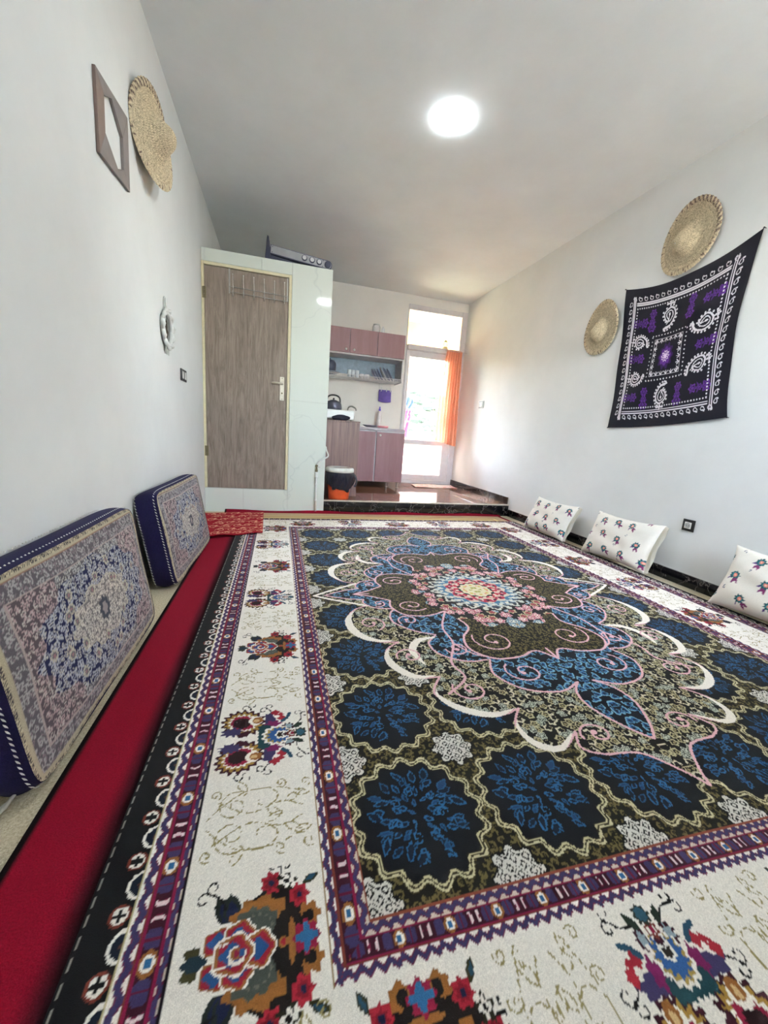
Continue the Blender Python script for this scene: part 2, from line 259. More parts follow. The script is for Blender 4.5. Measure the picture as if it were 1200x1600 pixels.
# ---------------------------------------------------------------- woven patterns: a small painter on numpy rasters
class Cv:
    """raster in local metres; c = colour 0..1 sRGB, a = painted"""
    def __init__(s, x0, x1, y0, y1, res, bg=None):
        s.x0, s.y0, s.res = x0, y0, res
        s.n = int(round((x1 - x0) / res)) + 1; s.m = int(round((y1 - y0) / res)) + 1
        s.xs = x0 + np.arange(s.n) * res; s.ys = y0 + np.arange(s.m) * res
        s.c = np.zeros((s.m, s.n, 3), np.float32); s.a = np.zeros((s.m, s.n), bool)
        if bg is not None: s.c[:] = np.array(bg) / 255.; s.a[:] = True
    def win(s, x0, x1, y0, y1):
        i0 = max(0, int((x0 - s.x0) / s.res)); i1 = min(s.n, int((x1 - s.x0) / s.res) + 2)
        j0 = max(0, int((y0 - s.y0) / s.res)); j1 = min(s.m, int((y1 - s.y0) / s.res) + 2)
        if i1 <= i0 or j1 <= j0: return None
        X, Y = np.meshgrid(s.xs[i0:i1], s.ys[j0:j1]); return (slice(j0, j1), slice(i0, i1)), X, Y
    def put(s, sl, m, col):
        if col is None: s.a[sl][m] = False; return
        if callable(col): raise ValueError
        s.c[sl][m] = np.array(col) / 255.; s.a[sl][m] = True
    def fn(s, f, col, box=None):
        w = s.win(*(box or (s.xs[0], s.xs[-1], s.ys[0], s.ys[-1])))
        if w: s.put(w[0], f(w[1], w[2]), col)
    def ell(s, cx, cy, rx, ry, col, rot=0, lob=0, amp=.12, ph=0):
        R = max(rx, ry) * (1 + amp)
        w = s.win(cx - R, cx + R, cy - R, cy + R)
        if not w: return
        dx, dy = w[1] - cx, w[2] - cy; c, q = math.cos(rot), math.sin(rot)
        u, v = (dx * c + dy * q) / rx, (-dx * q + dy * c) / ry
        r = np.hypot(u, v); lim = 1. if not lob else 1 + amp * np.cos(lob * np.arctan2(v, u) + ph)
        s.put(w[0], r <= lim, col)
    def poly(s, pts, col):
        P = np.array(pts, float)
        w = s.win(P[:, 0].min(), P[:, 0].max(), P[:, 1].min(), P[:, 1].max())
        if not w: return
        s.put(w[0], inpoly(w[1], w[2], P), col)
    def line(s, pts, wd, col, dash=None):
        P = np.array(pts, float); acc = 0.
        for a, b in zip(P[:-1], P[1:]):
            L = float(np.hypot(*(b - a)))
            if L < 1e-9: continue
            if dash and (acc % dash[0]) > dash[1]: acc += L; continue
            acc += L
            w = s.win(min(a[0], b[0]) - wd, max(a[0], b[0]) + wd, min(a[1], b[1]) - wd, max(a[1], b[1]) + wd)
            if not w: continue
            dx, dy = w[1] - a[0], w[2] - a[1]; t = np.clip((dx * (b[0] - a[0]) + dy * (b[1] - a[1])) / L / L, 0, 1)
            s.put(w[0], np.hypot(dx - t * (b[0] - a[0]), dy - t * (b[1] - a[1])) <= wd / 2, col)
    def stamp(s, o, cx, cy, mx=1, my=1, swap=False, k=1.):
        hx = max(abs(o.xs[0]), abs(o.xs[-1])) * k; hy = max(abs(o.ys[0]), abs(o.ys[-1])) * k
        if swap: hx, hy = hy, hx
        w = s.win(cx - hx, cx + hx, cy - hy, cy + hy)
        if not w: return
        u, v = (w[1] - cx) / k, (w[2] - cy) / k
        if swap: u, v = v, u
        c, m = o.at(u * mx, v * my); s.c[w[0]][m] = c[m]; s.a[w[0]][m] = True
    def at(s, X, Y):
        i = np.rint((X - s.x0) / s.res).astype(int); j = np.rint((Y - s.y0) / s.res).astype(int)
        ok = (i >= 0) & (i < s.n) & (j >= 0) & (j < s.m)
        i = np.clip(i, 0, s.n - 1); j = np.clip(j, 0, s.m - 1)
        return s.c[j, i], s.a[j, i] & ok
def inpoly(X, Y, P):
    ins = np.zeros(X.shape, bool)
    for (x1, y1), (x2, y2) in zip(P, np.roll(P, -1, 0)):
        if y1 == y2: continue
        ins ^= ((Y < y1) != (Y < y2)) & (X < (x2 - x1) * (Y - y1) / (y2 - y1) + x1)
    return ins
def spl(pts, n=10, closed=False):
    P = [np.array(p, float) for p in pts]; N = len(P); out = []
    g = (lambda i: P[i % N]) if closed else (lambda i: P[min(max(i, 0), N - 1)])
    for i in range(N if closed else N - 1):
        a, b, c, d = g(i - 1), g(i), g(i + 1), g(i + 2)
        for k in range(n):
            t = k / n; out.append(.5 * (2 * b + (c - a) * t + (2 * a - 5 * b + 4 * c - d) * t * t + (3 * b - a - 3 * c + d) * t ** 3))
    if not closed: out.append(P[-1])
    return np.array(out)
def curl(cx, cy, r, a0, turns, d=1, ky=1., n=28):
    """spiral running inwards from radius r at angle a0"""
    t = np.linspace(0, 1, n); a = a0 + d * t * turns * 2 * math.pi; q = r * (1 - .8 * t)
    return np.stack([cx + q * np.cos(a), cy + ky * q * np.sin(a)], 1)
def worley(X, Y, p, seed, sx=1., jit=.8):
    """nearest jittered site: distance, offset, random id 0..1"""
    gx, gy = X / (p * sx), Y / p; ix, iy = np.floor(gx), np.floor(gy)
    best = np.full(X.shape, 9., np.float32); bx = np.zeros_like(best); by = np.zeros_like(best); bid = np.zeros_like(best)
    def h(a, b, k):
        v = np.sin(a * 127.1 + b * 311.7 + seed * 17.3 + k * 74.7) * 43758.5453
        return v - np.floor(v)
    for oy in (-1, 0, 1):
        for ox in (-1, 0, 1):
            a, b = ix + ox, iy + oy
            dx = gx - (a + .5 + jit * (h(a, b, 1) - .5)); dy = gy - (b + .5 + jit * (h(a, b, 2) - .5))
            r = np.hypot(dx, dy); m = r < best
            best[m] = r[m]; bx[m] = dx[m]; by[m] = dy[m]; bid[m] = h(a, b, 3)[m]
    return best, bx, by, bid
def pick(shape, layers):
    out = np.zeros(shape + (3,), np.float32)
    for m, col in layers: out[m] = np.array(col) / 255.
    return out
ALL = lambda X: np.ones(X.shape, bool)
BLK, CRM, GLD, OLV = (17, 16, 19), (250, 246, 237), (196, 186, 140), (106, 96, 56)
WINE, CRIM, PURP, NAVY, BLUE, PINK = (58, 14, 32), (142, 24, 58), (62, 54, 98), (24, 30, 62), (44, 104, 152), (226, 178, 188)
TAN, RED, TEAL, RUST = (150, 98, 46), (158, 32, 48), (36, 76, 100), (120, 52, 40)
def tex_olive(X, Y):
    r, dx, dy, i = worley(X, Y, .019, 3); a = np.arctan2(dy, dx); w = np.cos(a - i * 6.28 * 3)
    m = (np.abs(r - .33) < .13) & (w > -.55)
    return pick(X.shape, [(ALL(X), (25, 22, 17)), (m, OLV), (r < .09, (70, 64, 40))])
def tex_cream(X, Y):
    r, dx, dy, i = worley(X, Y, .030, 5); a = np.arctan2(dy, dx)
    lob = r * (1 + .16 * np.cos(5 * a + i * 6)); big = i > .72
    L = [(ALL(X), (20, 18, 18)), ((lob < .45) & (lob > .27), (186, 178, 140)), ((lob < .14), (160, 150, 108)),
         (big & (lob < .5), (190, 196, 180)), (big & (lob < .40) & (lob > .32), (40, 42, 42)), (big & (lob < .24) & (lob > .16), (60, 66, 64)),
         ((~big) & (i < .25) & (lob < .4), (20, 18, 18)), ((~big) & (i < .25) & (np.abs(lob - .33) < .1) & (np.cos(a - i * 40) > -.3), (216, 208, 180))]
    return pick(X.shape, L)
def tex_blue(X, Y):
    r, dx, dy, i = worley(X, Y, .040, 8); a = np.arctan2(dy, dx); w = np.cos(a - i * 19)
    lob = r * (1 + .2 * np.cos(3 * a + i * 9))
    L = [(ALL(X), (15, 18, 30)), ((lob < .40) & (w > -.2), (42, 98, 150)), ((np.abs(lob - .40) < .06) & (w > -.5), (120, 170, 196)),
         ((lob < .22) & (w > .2), (18, 40, 70)), ((np.abs(lob - .2) < .04) & (w < .3), (84, 140, 176))]
    return pick(X.shape, L)
def tex_flower(X, Y):
    r, dx, dy, i = worley(X, Y, .052, 12); a = np.arctan2(dy, dx); lob = r * (1 + .18 * np.cos(6 * a + i * 6))
    k = (i * 3.999).astype(int); L = [(ALL(X), (30, 26, 28))]
    for n, (c1, c2, c3) in enumerate((((208, 150, 160), (150, 40, 66), (226, 200, 196)), ((150, 176, 186), (52, 96, 130), (214, 214, 200)),
                                      ((214, 168, 172), (176, 60, 84), (232, 214, 206)), ((206, 190, 150), (120, 60, 50), (170, 80, 90)))):
        m = k == n; L += [(m & (lob < .47), c1), (m & (lob < .33), c2), (m & (lob < .24), c3), (m & (lob < .1), c2)]
    return pick(X.shape, L)
def region(cv, P, tex, mask=None):
    """fill a closed outline of the canvas with a woven texture"""
    P = np.array(P); w = cv.win(P[:, 0].min(), P[:, 0].max(), P[:, 1].min(), P[:, 1].max())
    if not w: return
    m = inpoly(w[1], w[2], P); t = tex(w[1], w[2]); cv.c[w[0]][m] = t[m]; cv.a[w[0]][m] = True
def leafpts(cx, cy, L, W, a):
    t = np.linspace(0, 1, 7); y = W * np.sin(math.pi * t) ** .8 * (1 - .35 * t)
    x = L * t; P = np.concatenate([np.stack([x, y], 1), np.stack([x, -y], 1)[::-1]])
    c, s = math.cos(a), math.sin(a); return P @ np.array([[c, s], [-s, c]]) + (cx, cy)
def make_rosette():
    cv = Cv(-.19, .19, -.19, .19, .0021); rnd = random.Random(4)
    for rr, col in ((.168, (66, 58, 36)), (.165, (206, 198, 160)), (.1595, (60, 54, 36)), (.1555, (200, 192, 152)), (.1505, (40, 36, 28)), (.147, (15, 17, 23))): cv.ell(0, 0, rr, rr * .98, col, lob=16, amp=.062)
    for k in range(64):                                     # outlined sprigs fanning out of the heart
        a = k * 2.39996 + rnd.uniform(-.2, .2); q = .098 * math.sqrt((k + .5) / 64); L = rnd.uniform(.016, .030) + (.014 if q > .075 else 0)
        P = leafpts(q * math.cos(a), q * math.sin(a), L, L * rnd.uniform(.18, .32), a + rnd.uniform(-.75, .75))
        cv.poly(P, (15, 26, 44) if k % 6 else (24, 60, 100)); cv.line(np.vstack([P, P[:1]]), .0031, (34, 92, 138) if k % 2 else (28, 78, 120))
    for k in range(7):
        a = k * .9 + .3; cv.line(curl(.06 * math.cos(a), .06 * math.sin(a), .014, a, 1.1, 1 if k % 2 else -1), .0031, (36, 96, 142))
    return cv
def make_lattice():
    cv = Cv(-.07, .07, -.07, .07, .0021)
    cv.ell(0, 0, .056, .056, (16, 15, 16), lob=8, amp=.12); cv.ell(0, 0, .051, .051, (222, 220, 212), lob=8, amp=.12)
    def f(X, Y):
        x, y = np.abs(X), np.abs(Y); g = np.full(X.shape, 9.)
        for a, b in ((0, 0), (.030, 0), (0, .030), (.030, .030), (.016, .016)): g = np.minimum(g, np.abs(x - a) * 1.1 + np.abs(y - b))
        return (np.sin(g * 620) < -.25) & (np.hypot(X, Y) < .050)
    cv.fn(f, (18, 17, 18)); return cv
def floret(cv, x, y, r, c1, c2, c3, lob=7):
    cv.ell(x, y, r, r, c1, lob=lob, amp=.14); cv.ell(x, y, r * .62, r * .62, c2, lob=lob, amp=.16); cv.ell(x, y, r * .3, r * .3, c3)
def tendril(cv, x, y, a, s, col=(22, 20, 20), d=1):
    """a dotted stem that ends in two opposite curls"""
    e = (x + s * math.cos(a), y + s * math.sin(a)); n = a + math.pi / 2 * d
    cv.line(spl([(x, y), (x + .5 * s * math.cos(a + .3), y + .5 * s * math.sin(a + .3)), e], 12), .0034, col, (.012, .009))
    for q in (1, -1):
        c = (e[0] + .012 * math.cos(n) * q, e[1] + .012 * math.sin(n) * q)
        cv.line(curl(c[0], c[1], .014, n + math.pi * (q > 0), .9, q * d, n=16), .0034, col, (.012, .009))
def make_posy_a():
    """x runs inwards over the border (rose end outside), y along it"""
    cv = Cv(-.125, .125, -.125, .125, .0021); K = (28, 22, 20)
    for s in (1, -1):
        for a, L in ((2.2, .055), (1.75, .05)): cv.poly(leafpts(-.035, s * .045, L, .02, s * a), (34, 40, 36)); cv.poly(leafpts(-.035, s * .045, L * .75, .012, s * a), NAVY)
        cv.ell(.040, s * .045, .055, .045, K); cv.ell(.012, s * .042, .052, .036, TAN, lob=9, amp=.1); cv.ell(.004, s * .030, .042, .032, (78, 84, 78), lob=11, amp=.08)
        for k in range(14):
            a = k * .45; cv.ell(.004 + .028 * math.cos(a), s * .030 + .02 * math.sin(a), .003, .003, (112, 112, 100))
        floret(cv, .030, s * .098, .019, RED, (120, 20, 34), NAVY); floret(cv, .082, s * .068, .018, RED, (128, 20, 36), NAVY)
        cv.ell(.058, s * .096, .016, .013, (40, 38, 24), lob=5, amp=.3); cv.ell(.058, s * .096, .011, .009, CRM, lob=4, amp=.35); cv.ell(.058, s * .096, .005, .004, K)
        cv.poly(leafpts(.09, s * .085, .036, .009, s * .45), (52, 50, 24)); cv.poly(leafpts(.094, s * .088, .026, .005, s * .45), TEAL)
        cv.ell(.098, s * .032, .020, .020, TAN, lob=6, amp=.15); cv.ell(.098, s * .030, .010, .010, K)
        tendril(cv, -.05, s * .07, s * 2.4, .045); tendril(cv, .045, s * .105, s * 1.5, .02, d=-1)
    cv.ell(.062, 0, .030, .05, K); cv.ell(.066, 0, .006, .034, TAN); cv.ell(.092, 0, .022, .024, CRIM, lob=8, amp=.12); cv.ell(.092, 0, .015, .017, BLUE, lob=4, amp=.3)
    cv.ell(.052, 0, .009, .009, TAN); cv.ell(.052, 0, .004, .004, RED)
    cv.poly(leafpts(-.075, 0, .04, .016, math.pi - .5), (62, 58, 30)); cv.poly(leafpts(-.075, 0, .04, .016, math.pi + .5), (62, 58, 30)); cv.poly(leafpts(-.07, 0, .045, .014, math.pi), (26, 46, 60))
    for x, y, rx, ry in ((-.055, .022, .03, .022), (-.055, -.022, .03, .022), (-.022, .024, .028, .024), (-.022, -.024, .028, .024), (.012, 0, .028, .028), (-.03, 0, .034, .03)):
        cv.ell(x, y, rx, ry, CRM, lob=5, amp=.08); cv.ell(x, y, rx * .9, ry * .9, TAN, lob=5, amp=.08); cv.ell(x, y, rx * .76, ry * .76, (150, 28, 48), lob=5, amp=.1); cv.ell(x - .002, y, rx * .52, ry * .52, (34, 80, 136), lob=4, amp=.15)
    for k in range(10): cv.ell(-.062 + (k % 5) * .005, -.016 + (k // 5) * .03, .0025, .0025, CRM)
    cv.line(curl(-.026, 0, .016, 0, 1.2), .0045, CRM); cv.ell(-.026, 0, .008, .009, TAN); cv.ell(-.026, 0, .004, .005, CRIM)
    return cv
def make_posy_b():
    cv = Cv(-.125, .125, -.14, .14, .0021)
    for s in (1, -1):
        y = s * .064
        for sc, c in ((1, WINE), (.84, (166, 132, 60)), (.66, CRM), (.58, CRIM), (.42, (38, 14, 18))): cv.ell(-.052 - .004 / sc, y, .062 * sc, .050 * sc, c, rot=-s * .35, lob=17, amp=.10 if sc > .6 else .06)
        cv.ell(-.022, y + s * .004, .020, .018, CRM); cv.ell(-.016, y + s * .004, .016, .013, TAN); cv.ell(-.020, y + s * .004, .009, .006, (214, 180, 130))
        cv.ell(-.085, s * .030, .028, .016, PURP, lob=9, amp=.2); cv.ell(-.05, s * .018, .020, .008, WINE, rot=s * .5)
        cv.ell(.018, s * .064, .015, .032, PURP, lob=5, amp=.2); cv.ell(.028, s * .046, .022, .012, (122, 26, 88), lob=6, amp=.2)
        for x, yy, r in ((.034, .094, .013), (.054, .068, .013), (.05, .084, .009)): cv.fn(lambda X, Y, x=x, yy=yy, r=r: np.abs(X - x) * .8 + np.abs(Y - s * yy) < r, RED, (x - .03, x + .03, s * yy - .03, s * yy + .03))
        cv.poly(spl([(.056, s * .050), (.074, s * .066), (.080, s * .086), (.070, s * .086), (.066, s * .072), (.050, s * .058)], 5, True), TEAL)
        cv.ell(.072, s * .030, .018, .013, WINE, lob=9, amp=.2); cv.ell(.072, s * .030, .012, .008, (150, 170, 180), lob=6, amp=.2)
        cv.poly(leafpts(.085, s * .022, .035, .010, s * .5), (36, 50, 40))
        tendril(cv, .095, s * .035, s * 1.2, .045); tendril(cv, .02, s * .10, s * 2.2, .02, d=-1); tendril(cv, -.04, s * .118, s * 1.9, .014)
    for k in range(7): cv.ell(.004, (k - 3) * .012, .018, .009, (28, 66, 74))
    cv.ell(.040, 0, .040, .036, CRM, lob=13, amp=.08); cv.ell(.042, 0, .034, .030, (170, 146, 76), lob=13, amp=.1); cv.ell(.044, 0, .030, .027, (44, 90, 150), lob=13, amp=.14)
    for x, r, c in ((.050, .014, CRM), (.050, .010, (40, 30, 24)), (.066, .012, CRM), (.066, .008, WINE), (.082, .013, RUST), (.082, .008, CRM), (.082, .005, CRIM)): cv.ell(x, 0, r, r, c, lob=6, amp=.15)
    cv.ell(.106, 0, .016, .017, (46, 50, 40), lob=8, amp=.15); cv.ell(.106, 0, .011, .012, (46, 92, 112)); return cv
def make_scroll():
    """the pale gold outline scrolls between two posies"""
    cv = Cv(-.13, .13, -.115, .115, .0021); G = (158, 146, 96); D = (.011, .0088)
    for s in (1, -1):
        cv.line(curl(-.055, s * .035, .040, s * 1.2, 1.3, s), .0027, G, D); cv.line(curl(.010, s * .042, .052, s * 2.6, .9, -s, .7), .0027, G, D)
        cv.line(spl([(-.09, s * .05), (-.02, s * .012), (.05, s * .03), (.10, s * .012)], 10), .0027, G, D)
        cv.line(spl([(-.11, s * .01), (-.08, s * .04), (-.03, s * .07), (.04, s * .07), (.1, s * .05)], 10), .0027, G, D)
        for x, y, a in ((.06, .03, .4), (.08, .05, -.2), (-.03, .07, 2.2), (.02, .015, -.5)): 
            P = leafpts(x, s * y, .038, .010, s * a); cv.line(np.vstack([P, P[:1]]), .0027, G, D)
        for x, y in ((-.10, .07), (.11, .075), (.05, .08)): cv.line(curl(x, s * y, .014, 1., 1.1, s, n=16), .0027, G, D)
    return cv
HX, HY = 1.472, 1.958                                        # half width and half length of the woven rug
def make_rug_quarter():
    cv = Cv(0, HX, 0, HY, .0021, CRM)
    X, Y = np.meshgrid(cv.xs, cv.ys); dx, dy = HX - X, HY - Y; d = np.minimum(dx, dy); side = dx <= dy
    s = np.where(side, Y, X); per = np.where(side, .152, .098); zp = np.where(side, .038, .0245)
    def put(m, col): cv.c[m] = np.array(col) / 255.
    tri = lambda q, p: np.abs((q / p) % 1. - .5) * 2
    # outer black border with rings and drops
    put(d < .080, BLK)
    op = np.where(side, .094, .06); u = (s / op) % 1. - .5; ur = u * np.where(side, .094, .075)
    r = np.hypot(ur, d - .058); put((r < .018) & (d < .08), RUST); put((r < .014) & (d < .08), CRM); put((r < .0105) & ((np.abs(ur) < .004) | (np.abs(d - .058) < .004)), BLK)
    u2 = ((s / op + .5) % 1. - .5) * np.where(side, .094, .075); r = np.hypot(u2 / 1.25, (d - .079) / 1.15)
    put((r < .0205) & (d < .08), CRM); put((r < .0155) & (d < .08), (18, 28, 46)); put((r < .005) & (d < .08), (90, 60, 50))
    put((d > .0775) & (d < .080), GLD)
    def zig(a, b, cream, second):
        z = a + (b - a) * (.28 + .5 * tri(s, zp)); m = (d >= a) & (d < b)
        put(m, cream); put(m & (np.abs(d - z) < (b - a) * .26), PURP); put(m & (np.abs(d - z) > (b - a) * .26) & (np.abs(d - z) < (b - a) * .36), second)
    zig(.082, .102, CRM, (120, 40, 70)); zig(.143, .157, (214, 200, 184), (96, 24, 60))
    put((d > .080) & (d < .083), CRM)
    put((d > .102) & (d < .1065), RUST); put((d > .157) & (d < .160), (24, 14, 24))
    put((d > .418) & (d < .4205), (150, 122, 74)); zig(.4205, .438, CRM, (120, 36, 66)); put((d > .438) & (d < .442), RUST)
    zig(.475, .493, (214, 200, 184), (110, 28, 60)); put((d > .493) & (d < .4965), (140, 70, 50))
    for a, b in ((.1065, .143), (.442, .475)):               # dark chain band: squares and bow ties
        m = (d >= a) & (d < b); put(m, WINE); c = (a + b) / 2; h = (b - a) / 2
        v = (d - c) / h; t = (s / per) % 1.; t1 = np.abs(t - .5) * 2    # 0 at the square
        put(m & (np.abs(v) > .82), (132, 20, 62))
        put(m & (np.abs(v) < .75) & (np.abs(t1 - .45) < .20) & (np.abs(v) + np.abs(t1 - .45) * 2.2 < .9), PURP)
        put(m & (np.abs(v) < .75) & (np.abs(t1 - .45) < .03), (100, 18, 52))
        q = np.hypot(v, t1 * 3.3); put(m & (q < .80), TAN); put(m & (q < .56), CRM); put(m & (np.maximum(np.abs(v), t1 * 3.3) < .30), BLUE)
        w = t1 - (.80 + .10 * v * v * np.sign(1) * -1); w = t1 - (.86 - .12 * v * v)
        put(m & (np.abs(v) < .60) & (np.abs(w) < .055), (120, 24, 60)); put(m & (np.abs(v) < .54) & (np.abs(w) < .04), (232, 214, 216))
    # cream band: posies and scrolls
    A, B, S = make_posy_a(), make_posy_b(), make_scroll(); pa = .487
    cv.a[:] = True
    n = 0
    for k in range(-1, 5):
        for (st, yy) in ((B if k % 2 == 0 else A, k * pa), (S, (k + .5) * pa)):
            if yy < HY - .30: cv.stamp(st, HX - .288, yy, mx=-1)
    for k in range(-1, 4):
        for (st, xx) in ((A if k % 2 == 0 else B, (k + .02) * .455), (S, (k + .52) * .455)):
            if xx < HX - .30: cv.stamp(st, xx, HY - .288, mx=-1, swap=True)
    cv.stamp(S, HX - .30, HY - .20, mx=-1, k=.9)
    # field
    f = d >= .4965; t = tex_olive(X, Y); cv.c[f] = t[f]
    fx, fy = HX - .4965, HY - .4965; F = Cv(0, fx, 0, fy, .0021)
    Ro, La = make_rosette(), make_lattice()
    rx, ry = (.158, .487, .818), (.262, .598, .935, 1.282)
    for x in (0, .322, .652, .968):
        for y in (.43, .766, 1.108, 1.452, .09): F.stamp(La, x, y, k=1.05)
    for x in rx:
        for y in ry: F.stamp(Ro, x, y, k=.97)
    # medallion, outlines given for one quarter
    q = lambda P: spl(P, 8)
    W_, PK = (248, 242, 232), (230, 182, 192)
    def zone(P, tex, col, wd):
        P = np.array(P); region(F, np.vstack([P, [(0, 0)]]), tex); F.line(P, wd, col)
    lobes = [[(0, 1.36), (.035, 1.30), (.10, 1.23), (.21, 1.215), (.265, 1.18), (.235, 1.12)], [(.235, 1.12), (.33, 1.175), (.40, 1.14), (.41, 1.06), (.355, .99)],
             [(.355, .99), (.45, 1.01), (.555, .96), (.61, .87), (.555, .78)], [(.555, .78), (.65, .77), (.715, .68), (.71, .58), (.64, .52)],
             [(.64, .52), (.74, .50), (.81, .42), (.825, .30), (.78, .20), (.70, .15)], [(.70, .15), (.80, .095), (.88, .05), (.955, 0)]]
    out = np.vstack([q(L) for L in lobes]); zone(out, tex_cream, PK, .008)
    for L, w in ((lobes[1], .026), (lobes[2], .03), (lobes[3], .034), (lobes[4], .040)):
        P = q(L); n_ = len(P); C = P.mean(0)                      # pale blades swelling along each lobe
        for i in range(n_ - 1):
            k = math.sin(math.pi * min(1., i / (n_ * .8))); m = (P[i] + P[i + 1]) / 2; m = m + (C - m) * .06
            if k > .05: F.line([P[i] + (C - P[i]) * .07, P[i + 1] + (C - P[i + 1]) * .07], w * k, W_)
    F.line(q(lobes[5]), .016, W_)
    blue = [[(0, 1.19), (.05, 1.13), (.095, 1.03), (.085, .95), (.035, .895)], [(.035, .895), (.14, .935), (.27, .90), (.335, .80), (.30, .70)],
            [(.30, .70), (.40, .70), (.49, .64), (.51, .55), (.45, .48)], [(.45, .48), (.54, .43), (.61, .34), (.60, .25), (.56, .20)], [(.56, .20), (.66, .18), (.71, .12), (.70, .075)], [(.70, .075), (.80, .05), (.90, 0)]]
    zone(np.vstack([q(L) for L in blue]), tex_blue, PK, .009)
    F.line(q([(.31, .26), (.39, .42), (.40, .56), (.47, .70), (.46, .80), (.56, .88)]), .010, PK); F.line(q([(.40, .56), (.34, .66), (.22, .70), (.12, .66)]), .008, PK)
    P = q([(.46, .50), (.55, .52), (.60, .60), (.58, .70)])
    for i in range(len(P) - 1): F.line(P[i:i + 2], .034 * math.sin(math.pi * (i + 1) / len(P)), W_)
    brown = [[(0, .74), (.06, .67), (.15, .70), (.27, .70), (.345, .62), (.33, .52), (.26, .42), (.31, .255)], [(.31, .255), (.42, .295), (.53, .27), (.575, .18), (.56, .10)], [(.56, .10), (.65, .04), (.735, 0)]]
    zone(np.vstack([q(L) for L in brown]), tex_olive, PK, .010)
    for cx, cy, r, a0, tn, dr, ky in ((.20, .56, .10, -.6, 1.35, 1, .95), (.46, .17, .085, 2.4, 1.3, -1, .8), (.20, .80, .085, -.9, 1.25, 1, .85), (.40, .60, .055, 0, 1.2, 1, 1),
                                      (.53, .33, .055, .6, 1.2, -1, 1), (.47, .87, .07, -.6, 1.2, 1, .9), (.62, .63, .06, .2, 1.2, -1, 1), (.72, .34, .07, 2., 1.2, 1, 1), (.17, 1.14, .06, .2, 1.2, -1, .8), (.63, .13, .038, 1, 1.2, 1, 1)):
        F.line(curl(cx, cy, r, a0, tn, dr, ky), .0075, PK); e = curl(cx, cy, r, a0, tn, dr, ky)[-1]; F.ell(e[0], e[1], .010, .010, PK)
    F.line([(0, .74), (0, .66)], .012, PK); F.line([(.735, 0), (.66, 0)], .012, PK); F.line([(.70, .022), (.74, .0)], .012, PK)
    a = np.linspace(0, math.pi / 2, 40); m_ = 1 + .05 * np.cos(16 * a)
    region(F, np.vstack([np.stack([.385 * m_ * np.cos(a), .455 * m_ * np.sin(a)], 1), [(0, 0)]]), tex_flower)
    F.ell(0, 0, .292, .285, (24, 22, 22), lob=24, amp=.035)
    for k, (rr, col) in enumerate(((.272, (196, 198, 184)), (.245, (60, 74, 90)), (.232, (176, 190, 190)), (.205, (70, 116, 148)), (.186, (206, 194, 176)), (.172, (170, 46, 72)), (.142, (206, 186, 166)), (.130, (172, 40, 62)), (.108, (28, 40, 44)), (.096, (214, 206, 172)))):
        F.ell(0, 0, rr, rr * .97, col, lob=24 if rr > .2 else 12, amp=.06, ph=k * 1.6)
    for rr, nn, c1, c2 in ((.258, 36, (38, 40, 46), (222, 216, 200)), (.218, 28, (216, 212, 196), (44, 96, 138)), (.156, 20, (60, 30, 50), (220, 170, 170)), (.118, 16, (222, 200, 180), (190, 60, 80)), (.07, 8, (196, 176, 96), (214, 120, 120)), (.03, 5, (150, 150, 70), (220, 214, 180))):
        for k in range(nn): F.ell(rr * math.cos(6.283 * k / nn), rr * .97 * math.sin(6.283 * k / nn), .011, .011, c1); F.ell(rr * math.cos(6.283 * (k + .35) / nn), rr * .97 * math.sin(6.283 * (k + .35) / nn), .006, .008, c2)
    mm = F.a & f[:F.m, :F.n]; cv.c[:F.m, :F.n][mm] = F.c[mm]
    return cv
# ---------------------------------------------------------------- rugs
RUGC = make_rug_quarter(); RX, RY = 1.85, 2.0
M_RUG = woven('wool_pile', .95, .22, 520., .14, .04)
xs = np.concatenate([[.378], np.linspace(.378, 3.30, 1040), [3.30]])
ys = np.concatenate([[.042], np.linspace(.042, .19, 14)[:-1], np.linspace(.19, 1.3, 425)[:-1], np.linspace(1.3, 2.3, 225)[:-1], np.linspace(2.3, 3.862, 225), [3.862]])
X, Y = np.meshgrid(xs, ys); C, _ = RUGC.at(np.abs(X - RX), np.abs(Y - RY)); C = C.copy()
m = (np.abs(X - .384) < .0022) & (((Y / .03) % 1.) < .62); C[m] = np.array((150, 146, 138)) / 255.
edge = np.minimum(3.30 - X, 3.862 - Y) < .010; C[edge] = np.array(BLK) / 255.
g = np.random.RandomState(2).rand(*X.shape)[..., None] * .07 + .95; C = np.clip(C * g, 0, 1)
Z = .0165 + .0012 * np.sin(X * 5.1 + 1) * np.sin(Y * 3.7) + .004 * np.exp(-((X - 1.62) / .18) ** 2 - ((Y - .50) / .25) ** 2)
Z[0] = Z[-1] = .0065; Z[:, 0] = Z[:, -1] = .0065
rug = grid('patterned_rug', np.stack([X, Y, Z], -1), C, M_RUG, loc=(RX, RY, 0)); tag(rug, 'large black and cream carpet with blue rosettes and central floral medallion', 'rug')
